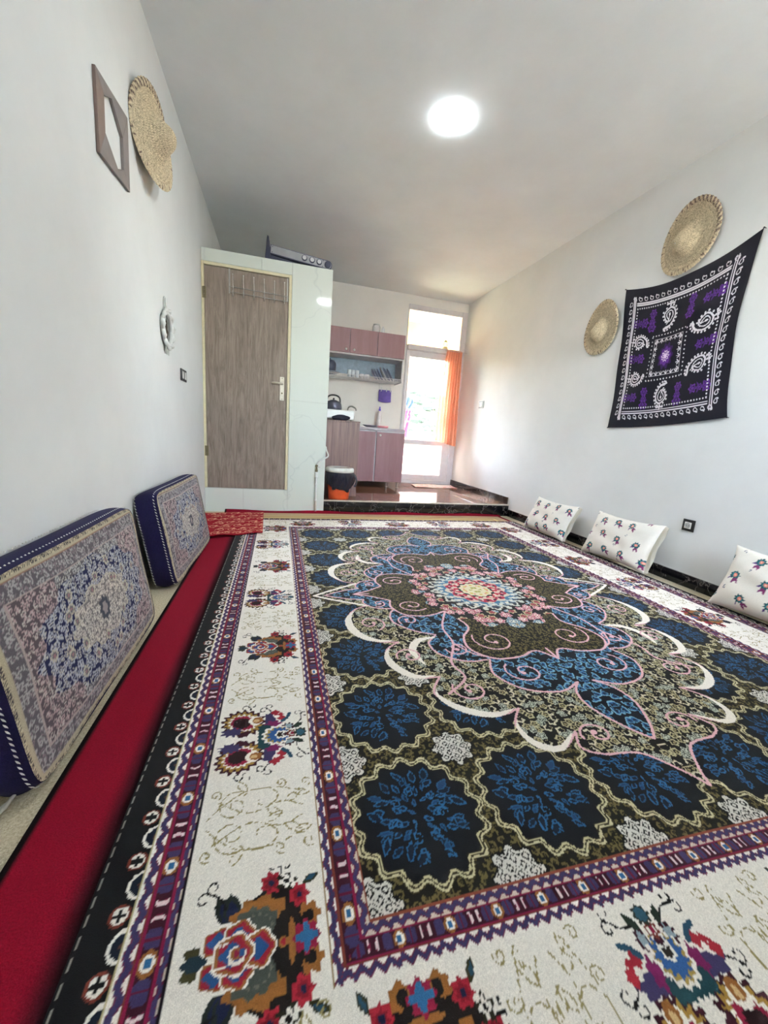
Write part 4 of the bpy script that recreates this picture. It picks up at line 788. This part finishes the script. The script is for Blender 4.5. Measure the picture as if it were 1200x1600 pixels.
s2 = thing('light_switch', (W, 5.21, 1.33), 'small light switch on the right wall next to the balcony door', 'light switch')
MB().box(W - .010, W - .0005, 5.145, 5.275, 1.335, 1.435).build('plate', plain('grey_switch_plate', (120, 120, 120), .4), s2, .003); MB().box(W - .016, W - .010, 5.18, 5.25, 1.355, 1.415).build('rocker', M_WHP, s2, .002)
# ---------------------------------------------------------------- over-door hook rack
hk = thing('hook_rack', (.50, D1 - .02, 2.05), 'chrome wire hook rack hung over the top of the bathroom door', 'hook rack'); M_WIRE = plain('chrome_wire', (176, 174, 168), .3, .8, var=.03); yb = D1 - .020
for z in (2.098, 2.052): MB().tube([(.24, yb, z + .010), (.755, yb, z)], .0034, 8).build('rail', M_WIRE, hk, smooth=True)
for x in (.24, .755): MB().box(x - .006, x + .006, D1 - .015, D1 - .012, 2.05, 2.262).box(x - .006, x + .006, D1 - .015, D1 - .0085, 2.259, 2.262).build('door_bracket', M_WIRE, hk, .0008)
for k in range(6):
    x = .272 + k * .091; MB().tube(spl([(x, yb, 2.115), (x, yb, 2.045), (x, yb - .020, 2.025), (x, yb - .042, 2.045), (x, yb - .046, 2.065)], 6), .0036, 8).build('hook', M_WIRE, hk, smooth=True)
    MB().tube(spl([(x, yb, 2.10), (x, yb - .012, 2.13), (x, yb - .030, 2.165), (x, yb - .034, 2.20)], 6), .0032, 8).lathe([(.001, -.006), (.006, -.003), (.006, .003), (.001, .006)], (x, yb - .034, 2.203), n=10).build('prong', plain('white_tip', (222, 218, 208), .4) if k == 0 else bpy.data.materials['white_tip'], hk, smooth=True)
# ---------------------------------------------------------------- gas hob stored on top of the bathroom box
hb = thing('gas_hob', (.86, D1 + .12, HP), 'dark gas hob with three dials stored on top of the bathroom box', 'gas hob'); yh = D1 + .03
M_STEEL = plain('slate_steel', (58, 62, 82), .4, .3); M_PANEL = plain('brushed_grey_panel', (160, 162, 166), .35, .4, var=.04)
ang = math.radians(-5.2); Rm = Matrix.Rotation(-ang, 3, 'Y'); at_ = (1.16, yh, HP + .002)
q = lambda x, y, z: Vector(at_) + Rm @ (Vector((x, y, z)) - Vector(at_))
z0 = HP + .004
pr_ = [(.585, z0), (1.125, z0)] + [(1.125 + .040 * math.cos(a), z0 + .040 + .040 * math.sin(a)) for a in np.linspace(-1.57, 1.57, 12)] + [(.585, z0 + .080)]
MB().prism([q(x, yh, z) for x, z in pr_], (0, .30, 0)).build('body', M_STEEL, hb, .003)
pp = [(.592, z0 + .010), (1.125, z0 + .008)] + [(1.125 + .032 * math.cos(a), z0 + .040 + .032 * math.sin(a)) for a in np.linspace(-1.5, 1.5, 12)] + [(.592, z0 + .074)]
MB().prism([q(x, yh - .003, z) for x, z in pp], (0, .003, 0)).build('control_panel', M_PANEL, hb)
for x in (.90, .972, 1.040):
    c_ = q(x, yh - .003, z0 + .042); MB().lathe([(.026, 0), (.026, .006), (.020, .007), (.018, .016), (.001, .017)], c_, (0, -1, 0), 28).build('dial', M_STEEL, hb); p_ = MB().lathe([(.0185, .0), (.0185, .0025), (.001, .003)], c_ + Vector((0, -.0155, 0)), (0, -1, 0), 24); p_.build('dial_cap', plain('dial_face', (206, 208, 210), .35), hb)
c_ = q(1.122, yh - .003, z0 + .040); MB().lathe([(.031, 0), (.030, .010), (.024, .012), (.001, .013)], c_, (0, -1, 0), 30).build('igniter_knob', M_STEEL, hb)
for x, z in ((.605, .064), (.605, .018), (1.075, .066), (1.075, .014)): MB().lathe([(.004, 0), (.004, .002)], q(x, yh - .003, z0 + z), (0, -1, 0), 10).build('screw', M_BLKP, hb)
MB().prism([(.545, yh + .005, HP + .001), (.600, yh + .005, HP + .001), (.592, yh + .005, HP + .115), (.578, yh + .005, HP + .20), (.566, yh + .005, HP + .212), (.560, yh + .005, HP + .19)], (0, .012, 0)).build('side_bracket', M_STEEL, hb, .002)
MB().prism([(.60, yh + .01, HP + .0005), (.98, yh + .01, HP + .0005), (.60, yh + .01, HP + .052)], (0, .25, 0)).build('underside', M_STEEL, hb)
# ---------------------------------------------------------------- kitchen
def m_wood(name, c1, c2, sc):
    t = NT(name, c1, .45, 0., .4); f = t.noise(t.coord((sc, sc, .7)), 3., 6, .6, .6); t.base(t.ramp(f, [(.3, c1), (.7, c2)])); return t.m
M_MAR = m_wood('maroon_laminate', (138, 102, 106), (154, 118, 122), 6.); M_STRIPE = m_wood('striped_walnut_laminate', (106, 82, 78), (150, 124, 116), 22.)
M_CARC = plain('pale_grey_board', (206, 204, 206), .5); M_BLUEB = plain('blue_grey_board', (150, 172, 190), .5); M_KNOB = plain('ivory_knob', (226, 222, 214), .3); M_WIREW = plain('white_wire', (226, 226, 226), .4)
def knob(p, parent): MB().lathe([(.006, 0), (.005, .010), (.014, .014), (.016, .020), (.012, .026), (.001, .028)], p, (0, -1, 0), 20).build('knob', M_KNOB, parent, smooth=True)
yu = 5.607
wc = thing('wall_cabinet', (1.79, 5.78, 1.61), 'maroon wall cabinet with open blue grey dish shelf below its doors', 'cabinet')
MB().box(1.20, 1.218, yu, D2 - .001, 1.61, 2.235).box(2.357, 2.375, yu, D2 - .001, 1.61, 2.235).box(1.218, 2.357, yu, D2 - .001, 2.217, 2.235).box(1.218, 2.357, yu, D2 - .001, 1.905, 1.923).box(1.594, 1.610, yu + .004, D2 - .02, 1.923, 2.217).box(1.975, 1.991, yu + .004, D2 - .02, 1.923, 2.217).build('carcass', M_CARC, wc, .001, seg=1)
MB().box(1.218, 2.357, D2 - .012, D2 - .002, 1.70, 1.905).build('back_panel', M_BLUEB, wc)
for x0, x1, kx in ((1.203, 1.598, 1.55), (1.604, 1.980, 1.662), (1.986, 2.374, None)):
    dr = MB().box(x0, x1, yu - .018, yu - .001, 1.925, 2.236).build('door', M_MAR, wc, .002)
    if kx: knob((kx, yu - .018, 1.965), dr)
rk = MB()
for z in (1.618, 1.652): rk.tube([(1.22, yu + .01, z), (2.355, yu + .01, z)], .003, 6)
for k in range(4): rk.tube([(1.22, yu + .09 + k * .07, 1.618), (2.355, yu + .09 + k * .07, 1.618)], .003, 6)
for k in range(42): x = 1.232 + k * .027; rk.tube([(x, yu + .01, 1.652), (x, yu + .01, 1.618), (x, D2 - .03, 1.618)], .0017, 5)
rk.build('wire_rack', M_WIREW, wc)
ZR = 1.6225
# crockery on the rack
M_PLATE = plain('blue_grey_plate', (150, 156, 178), .3); M_PLATEW = plain('white_plate', (226, 226, 228), .25); M_POT = plain('dark_enamel', (58, 66, 88), .35)
def plate(x, R, m, label, tilt=.35):
    ax = Vector((math.cos(tilt), -.12, math.sin(tilt))); c = Vector((x, yu + .16, ZR + R * math.cos(tilt) + .003)); tag(MB().lathe([(.001, 0), (R * .6, 0), (R * .66, .004), (R, .016), (R, .019), (R * .64, .008), (.001, .004)], c, ax, 36).build('plate', m, None, smooth=True, loc=c), label, 'plate', 'plates standing in the dish rack')
for i, (x, R, m, lb) in enumerate(((1.985, .085, M_PLATE, 'blue grey plate leaning at the left end of the rack plates'), (2.025, .088, M_PLATE, 'second blue grey plate from the left in the rack'), (2.065, .09, M_PLATE, 'third plate from the left, just before the white one'), (2.115, .105, M_PLATEW, 'white plate standing among the blue grey plates'), (2.165, .105, M_PLATE, 'blue grey plate right after the white plate'), (2.215, .100, M_PLATE, 'last plate on the right of the dish rack'))): plate(x, R, m, lb, .55)
pt = thing('cooking_pot', (1.365, yu + .14, ZR), 'dark round pot on the left of the dish shelf', 'pot')
MB().lathe([(.075, .06), (.082, .07), (.084, .15), (.080, .17), (.06, .20), (.02, .212), (.001, .214)], (1.365, yu + .14, ZR), n=36).build('body', M_POT, pt, smooth=True); MB().lathe([(.006, .0), (.012, .012), (.001, .02)], (1.365, yu + .14, ZR + .212), n=16).build('lid_knob', M_POT, pt, smooth=True)
bw = MB().lathe([(.04, .0), (.07, .012), (.13, .055), (.133, .056), (.072, .018), (.001, .006)], (1.372, yu + .14, ZR), n=40).build('mixing_bowl', plain('grey_tin', (150, 160, 172), .3, .5), None, smooth=True, loc=(1.372, yu + .14, ZR)); tag(bw, 'shallow grey metal bowl underneath the dark pot', 'bowl')
for i, (x, lb) in enumerate(((1.625, 'left drinking glass of three on the dish rack'), (1.675, 'middle drinking glass of three on the dish rack'), (1.735, 'right drinking glass of three on the dish rack'))):
    tag(MB().lathe([(.024, 0), (.028, .095), (.026, .095), (.022, .006), (.001, .006)], (x, yu + .06, ZR + .0005), n=24).build('drinking_glass', plain('frosted_glass', (214, 222, 228), .15) if i == 0 else bpy.data.materials['frosted_glass'], None, smooth=True, loc=(x, yu + .06, ZR)), lb, 'glass', 'glasses on the dish rack')
for x, lb in ((1.80, 'white cup lying left of the plates on the rack'), (1.875, 'white cup lying nearest the plates on the rack')):
    q_ = thing('cup', (x, yu + .06, ZR), lb, 'cup', 'white cups on the dish rack'); MB().lathe([(.024, 0), (.034, .02), (.036, .055), (.033, .055), (.030, .02), (.001, .006)], (x, yu + .06, ZR + .0005), n=24).build('bowl', M_PLATEW, q_, smooth=True); MB().tube(spl([(x + .034, yu + .06, ZR + .045), (x + .055, yu + .06, ZR + .04), (x + .05, yu + .06, ZR + .02), (x + .033, yu + .06, ZR + .016)], 5), .004, 6).build('handle', M_PLATEW, q_, smooth=True)
jr = thing('storage_jar', (2.0, 5.75, 2.235), 'white storage jar standing on top of the wall cabinet', 'jar'); MB().lathe([(.05, 0), (.055, .01), (.055, .10), (.045, .115)], (1.99, 5.75, 2.2365), n=28).build('body', M_PLATEW, jr, smooth=True); MB().lathe([(.048, 0), (.048, .016), (.001, .018)], (1.99, 5.75, 2.352), n=28).build('lid', plain('grey_lid', (200, 204, 204), .4), jr, smooth=True)
jr2 = thing('storage_bottle', (2.062, 5.66, 2.235), 'small narrow white bottle beside the jar on the wall cabinet', 'bottle'); MB().lathe([(.022, 0), (.024, .005), (.024, .06), (.010, .075), (.010, .09), (.001, .091)], (2.062, 5.66, 2.2365), n=20).build('body', M_PLATEW, jr2, smooth=True)
# purple pocket hanging under the rack
pk = thing('hanging_pocket', (2.215, 5.90, 1.36), 'small purple cloth pocket hanging on strings under the dish rack', 'pocket'); s_, t_ = np.meshgrid(np.linspace(0, 1, 24), np.linspace(0, 1, 20)); M_PURP = plain('purple_felt', (112, 92, 168), .9)
P = np.stack([2.120 + .192 * s_ + .006 * (1 - t_), 5.925 - .022 * np.sin(math.pi * s_) * np.sin(math.pi * t_) ** .7, 1.357 + .150 * t_ - .012 * np.sin(math.pi * s_) * (1 - t_) + .01 * np.sin(s_ * 9) * t_], -1); o = grid('front', P, None, M_PURP, pk); o.modifiers.new('thick', 'SOLIDIFY').thickness = .003
MB().box(2.124, 2.314, 5.926, 5.930, 1.36, 1.525).build('back', M_PURP, pk)
for x in (2.13, 2.30): MB().tube([(x, 5.928, 1.52), (x - .01, 5.926, 1.615)], .0016, 6).build('string', M_CLOTH, pk)
for x, h in ((2.155, .04), (2.235, .025), (2.295, .035)): MB().tube([(x, 5.915, 1.50), (x + .004, 5.912, 1.52 + h)], .006, 8).build('peg', M_PLATEW, pk)
# base cabinet with legs, worktop, sink things
yl = 5.335
bc = thing('base_cabinet', (2.0, 5.64, ZS), 'maroon base cabinet with two doors on short metal legs', 'cabinet')
MB().box(1.60, 1.616, yl, D2 - .002, .225, .925).box(2.372, 2.388, yl, D2 - .002, .225, .925).box(1.616, 2.372, yl, D2 - .002, .225, .241).box(1.616, 2.372, yl + .3, D2 - .002, .241, .925).box(1.974, 1.990, yl, yl + .3, .241, .925).box(1.616, 2.372, yl, yl + .02, .905, .925).build('carcass', M_CARC, bc, .001, seg=1)
MB().box(1.60, 1.972, yl - .018, yl - .001, .228, .905).build('door', M_MAR, bc, .002); dr = MB().box(1.992, 2.387, yl - .018, yl - .001, .228, .905).build('door', M_MAR, bc, .002); knob((2.035, yl - .018, .865), dr)
for x, y in ((2.345, yl + .03), (2.20, yl + .10), (1.66, yl + .03), (2.345, 5.88), (1.66, 5.88)): MB().lathe([(.022, 0), (.022, .006), (.011, .012), (.011, .06), (.02, .066), (.02, .0815)], (x, y, ZS + .0005), n=16).build('leg', M_CHROME, bc, smooth=False)
wt = tag(MB().box(1.592, 2.392, yl - .025, D2 - .002, .9265, .962).build('worktop', plain('grey_worktop', (168, 158, 164), .35), None, .003), 'thin grey worktop on the maroon base cabinet', 'worktop')
ZW = .9625
fc = thing('faucet', (1.66, 5.85, ZW), 'curved chrome kitchen faucet behind the kettle', 'faucet'); MB().lathe([(.026, 0), (.026, .01), (.014, .02), (.014, .06)], (1.66, 5.85, ZW), n=20).build('base', M_CHROME, fc, smooth=True)
MB().tube(spl([(1.66, 5.85, ZW + .05), (1.66, 5.85, 1.17), (1.67, 5.82, 1.225), (1.70, 5.74, 1.235), (1.735, 5.66, 1.21), (1.745, 5.64, 1.18)], 8), .011, 12).build('spout', M_CHROME, fc, smooth=True); MB().tube([(1.66, 5.85, ZW + .055), (1.62, 5.82, ZW + .08), (1.58, 5.80, ZW + .085)], .008, 8).build('lever', M_CHROME, fc, smooth=True)
tag(MB().lathe([(.05, 0), (.08, .01), (.11, .028), (.108, .03), (.078, .014), (.001, .006)], (1.93, 5.50, ZW + .0005), n=36).build('serving_dish', plain('grey_dish', (140, 134, 150), .4), None, smooth=True, loc=(1.93, 5.5, ZW)), 'shallow grey dish on the kitchen worktop', 'dish')
tag(MB().lathe([(.06, 0), (.075, .012), (.078, .030), (.072, .030), (.066, .012), (.001, .008)], (2.105, 5.47, ZW + .0005), n=36).build('soap_dish', plain('pink_plastic', (238, 150, 160), .45), None, smooth=True, loc=(2.105, 5.47, ZW)), 'pink plastic dish on the kitchen worktop', 'dish')
bt = thing('soap_bottle', (2.135, 5.84, ZW), 'clear dish soap bottle with purple cap against the kitchen wall', 'bottle'); MB().lathe([(.030, 0), (.034, .01), (.034, .19), (.018, .225), (.014, .25)], (2.135, 5.84, ZW + .0005), n=24).build('body', plain('pale_soap', (224, 216, 212), .2), bt, smooth=True); MB().lathe([(.016, 0), (.016, .03), (.010, .034), (.010, .06), (.001, .062)], (2.135, 5.84, ZW + .2505), n=20).build('cap', plain('violet_cap', (92, 70, 190), .4), bt, smooth=False)
# side counter with a small oven
sc_ = thing('side_counter', (1.38, 4.9, ZS), 'narrow counter with striped walnut end panel beside the waste bin', 'counter')
MB().box(1.180, 1.588, 4.520, 4.538, ZS + .0005, .985).build('end_panel', M_STRIPE, sc_, .001, seg=1); MB().box(1.180, 1.580, 4.539, yl - .03, ZS + .0005, .984).build('body', M_MAR, sc_, .001); MB().box(1.178, 1.592, 4.515, yl - .028, .9855, 1.003).build('top', M_STRIPE, sc_, .002)
ov = thing('tabletop_oven', (1.375, 4.80, 1.0035), 'white rounded tabletop oven standing on the side counter', 'oven')
MB().box(1.20, 1.548, 4.64, 5.0, 1.012, 1.122).build('body', plain('white_enamel', (228, 230, 228), .3, var=.02), ov, .022, seg=4)
for x in (1.235, 1.51):
    for y in (4.68, 4.96): MB().lathe([(.012, 0), (.010, .010)], (x, y, 1.0035), n=12).build('foot', M_BLKP, ov)
MB().box(1.549, 1.556, 4.70, 4.80, 1.03, 1.075).build('side_vent', M_BLKP, ov, .002)
MB().box(1.235, 1.49, 4.636, 4.642, 1.020, 1.022).build('door_seam', M_CARC, ov)
bg_ = MB(); rnd = random.Random(2); s_, t_ = np.meshgrid(np.linspace(0, 2 * math.pi, 40), np.linspace(0, math.pi, 20)); rr = 1 + .10 * np.sin(3 * s_ + 2 * t_) + .07 * np.sin(7 * s_ - 3 * t_) * np.sin(t_)
P = np.stack([1.375 + .098 * rr * np.cos(s_) * np.sin(t_), 4.575 + .04 * rr * np.sin(s_) * np.sin(t_), np.maximum(1.0045, 1.030 + .034 * rr * np.cos(t_))], -1)
o = grid('crumpled_cloth', P, None, plain('navy_black_cloth', (30, 32, 52), .8), loc=(1.37, 4.58, 1.004)); tag(o, 'crumpled navy black cloth lying in front of the white oven', 'cloth')
kt = thing('kettle', (1.315, 4.80, 1.1225), 'dark grey kettle with bail handle on top of the white oven', 'kettle'); M_KET = plain('smoky_steel', (92, 94, 108), .3, .6); kc = (1.315, 4.80, 1.1225)
MB().lathe([(.085, 0), (.098, .008), (.100, .03), (.092, .075), (.070, .098), (.045, .104), (.044, .108), (.001, .118)], kc, n=40).build('body', M_KET, kt, smooth=True); MB().lathe([(.008, 0), (.013, .012), (.001, .022)], (kc[0], kc[1], kc[2] + .116), n=16).build('lid_knob', M_BLKP, kt, smooth=True)
MB().tube(spl([(1.235, 4.80, 1.205), (1.245, 4.80, 1.262), (1.285, 4.80, 1.288), (1.345, 4.80, 1.288), (1.385, 4.80, 1.262), (1.395, 4.80, 1.205)], 6), .009, 10).build('handle', M_BLKP, kt, smooth=True); MB().tube([(1.235, 4.79, 1.17), (1.19, 4.77, 1.20), (1.178, 4.765, 1.235)], [.020, .014, .011], 12).build('spout', M_KET, kt, smooth=True)
# waste bin
bn = thing('waste_bin', (1.365, 4.40, ZS), 'orange waste bin lined with a black bag under a white rim', 'waste bin'); bc_ = (1.358, 4.352, ZS + .0005)
MB().lathe([(.105, 0), (.112, .004), (.138, .30), (.134, .30), (.108, .010), (.001, .010)], bc_, n=40).build('bucket', plain('orange_plastic', (214, 84, 40), .4), bn, smooth=True)
MB().lathe([(.150, .300), (.156, .302), (.157, .330), (.148, .346), (.130, .350), (.128, .344), (.142, .332), (.146, .306)], bc_, n=44, cap=False).build('rim', plain('white_rim', (222, 224, 216), .35), bn, smooth=True)
s_, t_ = np.meshgrid(np.linspace(0, 2 * math.pi, 120), np.linspace(0, 1, 40)); dr_ = .075 * (np.sin(s_ * 1. + 2.6) * .5 + .5) + .012 * np.sin(5 * s_)
rr = .150 + .010 * np.sin(math.pi * t_) + .006 * np.sin(13 * s_ + 5 * t_) * t_ + .004 * np.sin(29 * s_ - 7 * t_) * t_ - .022 * t_; bulge = .030 * np.exp(-((np.mod(s_ + .15 + math.pi, 2 * math.pi) - math.pi) / .22) ** 2) * np.sin(math.pi * np.clip(t_ * 1.1, 0, 1)); rr = rr + bulge
P = np.stack([bc_[0] + rr * np.cos(s_), bc_[1] + rr * np.sin(s_), bc_[2] + .312 - t_ * (.135 + dr_) * (1) + .006 * np.sin(9 * s_) * t_], -1); o = grid('bin_bag', P, None, plain('black_bag', (24, 27, 42), .22, spec=.6), bn)
MB().tube(spl([(bc_[0] + .150, 4.325, bc_[2] + .29), (bc_[0] + .185, 4.315, bc_[2] + .23), (bc_[0] + .178, 4.305, bc_[2] + .16), (bc_[0] + .160, 4.305, bc_[2] + .15)], 6), [.010] * 19, 8).build('bag_knot', bpy.data.materials['black_bag'], bn, smooth=True)
# gas pipe with valve on the corner of the bathroom box
gp = thing('gas_pipe', (1.095, D1 - .03, 0), 'white gas pipe with brass valve on the corner of the bathroom box', 'pipe'); yp = D1 - .030; M_PIPE = plain('white_painted_pipe', (222, 224, 220), .4, var=.03)
MB().tube([(1.090, yp, .030), (1.088, yp, .40)], .0105, 14).build('riser', M_PIPE, gp, smooth=True); MB().lathe([(.016, 0), (.017, .008), (.017, .050), (.014, .058)], (1.088, yp, .39), n=18).build('socket_joint', M_PIPE, gp, smooth=True)
MB().lathe([(.012, 0), (.014, .004), (.014, .022), (.010, .026), (.010, .05), (.014, .054), (.014, .070), (.008, .075)], (1.088, yp, .448), n=14).build('valve', M_BRASS, gp); MB().box(1.092, 1.124, yp - .022, yp - .018, .495, .507).tube([(1.094, yp, .501), (1.094, yp - .02, .501)], .005, 8).build('valve_lever', M_CHROME, gp, .002)
MB().tube(spl([(1.089, yp, .522), (1.10, yp, .545), (1.14, yp, .575), (1.19, yp - .002, .605), (1.203, yp, .622), (1.198, yp, .645), (1.186, yp + .02, .675), (1.182, yp + .06, .71)], 7), .0075, 10).build('hose', M_PIPE, gp, smooth=True)
for z in (.14, .31): MB().box(1.076, 1.102, yp - .012, D1 - .0095, z, z + .012).build('clip', M_PIPE, gp, .002)
# door mat, curtain, lantern, cloth outside
cv = Cv(0, .7, 0, .36, .006, (222, 196, 186)); rnd = random.Random(9)
for k in range(60): cv.ell(rnd.uniform(0, .7), rnd.uniform(0, .36), rnd.uniform(.01, .03), rnd.uniform(.01, .02), rnd.choice([(206, 120, 110), (236, 220, 206), (190, 90, 90), (214, 160, 140)]), lob=5)
s_, t_ = np.meshgrid(np.linspace(0, 1, 90), np.linspace(0, 1, 50)); P = np.stack([2.66 + .68 * s_ + .05 * t_, 5.47 + .36 * t_, .152 + .004 * np.sin(s_ * 9 + t_ * 4)], -1); C, _ = cv.at(s_ * .7, t_ * .36)
dm = grid('door_mat', P, C, woven('mat_cotton', .9, .1, 260.), loc=(3.0, 5.65, ZS)); so = dm.modifiers.new('thick', 'SOLIDIFY'); so.thickness = .004; tag(dm, 'pale pink patterned door mat inside the balcony door', 'mat')
ct = thing('curtain', (3.22, 5.87, .77), 'orange curtain gathered at the right side of the balcony door', 'curtain'); s_, t_ = np.meshgrid(np.linspace(0, 1, 140), np.linspace(0, 1, 90)); amp = .018 * (1 - .35 * t_)
wx = (3.118 + (3.366 - 3.118) * s_) * (1 - t_) + (3.056 + (3.405 - 3.056) * s_) * t_ - .025 * np.sin(math.pi * t_) * (1 - s_); P = np.stack([wx, 5.858 + amp * np.sin(s_ * 6.283 * 7 * (1 - .0 * t_)) + .018 * np.sin(s_ * 9 + t_ * 2) * t_, 2.185 + (.845 - .08 * s_ - 2.185) * t_ + .012 * np.sin(s_ * 44) * (1 - np.clip(t_ * 30, 0, 1))], -1)
t = NT('orange_voile', (232, 140, 88), .8); t.t.nodes.remove(t.p); a = t.n('BsdfTranslucent'); b = t.n('BsdfDiffuse'); ms = t.n('MixShader'); ms.inputs[0].default_value = .72; v = t.coord(); col = t.ramp(t.noise(v, 60., 3), [(.3, (234, 162, 128)), (.7, (238, 178, 148))]); t.l(col, a.inputs[0]); t.l(col, b.inputs[0]); t.l(a.outputs[0], ms.inputs[1]); t.l(b.outputs[0], ms.inputs[2]); tp_ = t.n('BsdfTransparent'); m2 = t.n('MixShader'); m2.inputs[0].default_value = .012; t.l(ms.outputs[0], m2.inputs[1]); t.l(tp_.outputs[0], m2.inputs[2]); t.l(m2.outputs[0], t.t.nodes['Material Output'].inputs[0])
grid('cloth', P, None, t.m, ct); MB().tube([(3.09, 5.858, 2.172), (3.44, 5.858, 2.172)], .004, 8).build('curtain_rod', M_CHROME, ct, smooth=True)
ln = thing('oil_lantern', (3.10, 5.895, 2.2055), 'small pale lantern standing on the transom bar above the curtain', 'lantern'); lc = (3.105, 5.915, 2.2055); M_LAN = plain('cream_lantern_tin', (222, 206, 160), .4, .2)
MB().lathe([(.036, 0), (.038, .006), (.034, .026), (.018, .034)], lc, n=24).build('tank', M_LAN, ln, smooth=True); MB().lathe([(.020, .034), (.032, .06), (.026, .09), (.018, .10)], lc, n=24, cap=False).build('chimney', M_GLASS, ln, smooth=True); MB().lathe([(.024, .10), (.026, .106), (.012, .122), (.001, .126)], lc, n=20).build('cap', M_LAN, ln, smooth=True)
for s in (1, -1): MB().tube(spl([(lc[0] + s * .036, lc[1], lc[2] + .01), (lc[0] + s * .056, lc[1], lc[2] + .05), (lc[0] + s * .052, lc[1], lc[2] + .09), (lc[0] + s * .024, lc[1], lc[2] + .106)], 6), .003, 8).build('side_tube', M_LAN, ln, smooth=True)
MB().tube(spl([(lc[0] - .05, lc[1], lc[2] + .085), (lc[0] - .03, lc[1], lc[2] + .17), (lc[0] + .015, lc[1], lc[2] + .19), (lc[0] + .05, lc[1], lc[2] + .085)], 6), .0016, 6).build('bail', M_LAN, ln, smooth=True)
jk = thing('hanging_dress', (2.89, 6.9, .84), 'blue and pink patterned dress hanging outside behind the balcony door glass', 'dress'); s_, t_ = np.meshgrid(np.linspace(0, 1, 60), np.linspace(0, 1, 60))
def drape(x0, x1, z0, z1, y, ph): return np.stack([x0 + (x1 - x0) * s_ + .012 * np.sin(t_ * 5 + ph), y + .016 * np.sin(s_ * 16 + t_ * 3 + ph) + .02 * t_, z1 + (z0 - z1) * t_ + .012 * np.sin(s_ * 7 + ph) * t_ - .04 * (2 * s_ - 1) ** 2 * (1 - t_)], -1)
o = grid('bodice', drape(2.80, 2.985, 1.35, 1.55, 6.88, 0.), None, plain('faded_denim', (48, 70, 118), .9), jk); o.modifiers.new('thick', 'SOLIDIFY').thickness = .004
cv = Cv(0, 1, 0, 1, .02, (140, 40, 76)); rnd = random.Random(11)
for k in range(70): cv.ell(rnd.random(), rnd.random(), .05, .03, rnd.choice([(190, 130, 150), (180, 176, 184), (150, 36, 80)]), lob=4)
C, _ = cv.at(s_, t_); o = grid('skirt', drape(2.80, 2.965, .84, 1.36, 6.92, 1.), C, woven('pink_print', .9, .05, 200.), jk); o.modifiers.new('thick', 'SOLIDIFY').thickness = .004
MB().tube([(2.89, 6.90, 1.52), (2.89, 6.90, 1.58), (2.89, 7.209, 1.60)], .004, 8).build('wall_hook', M_CHROME, jk)
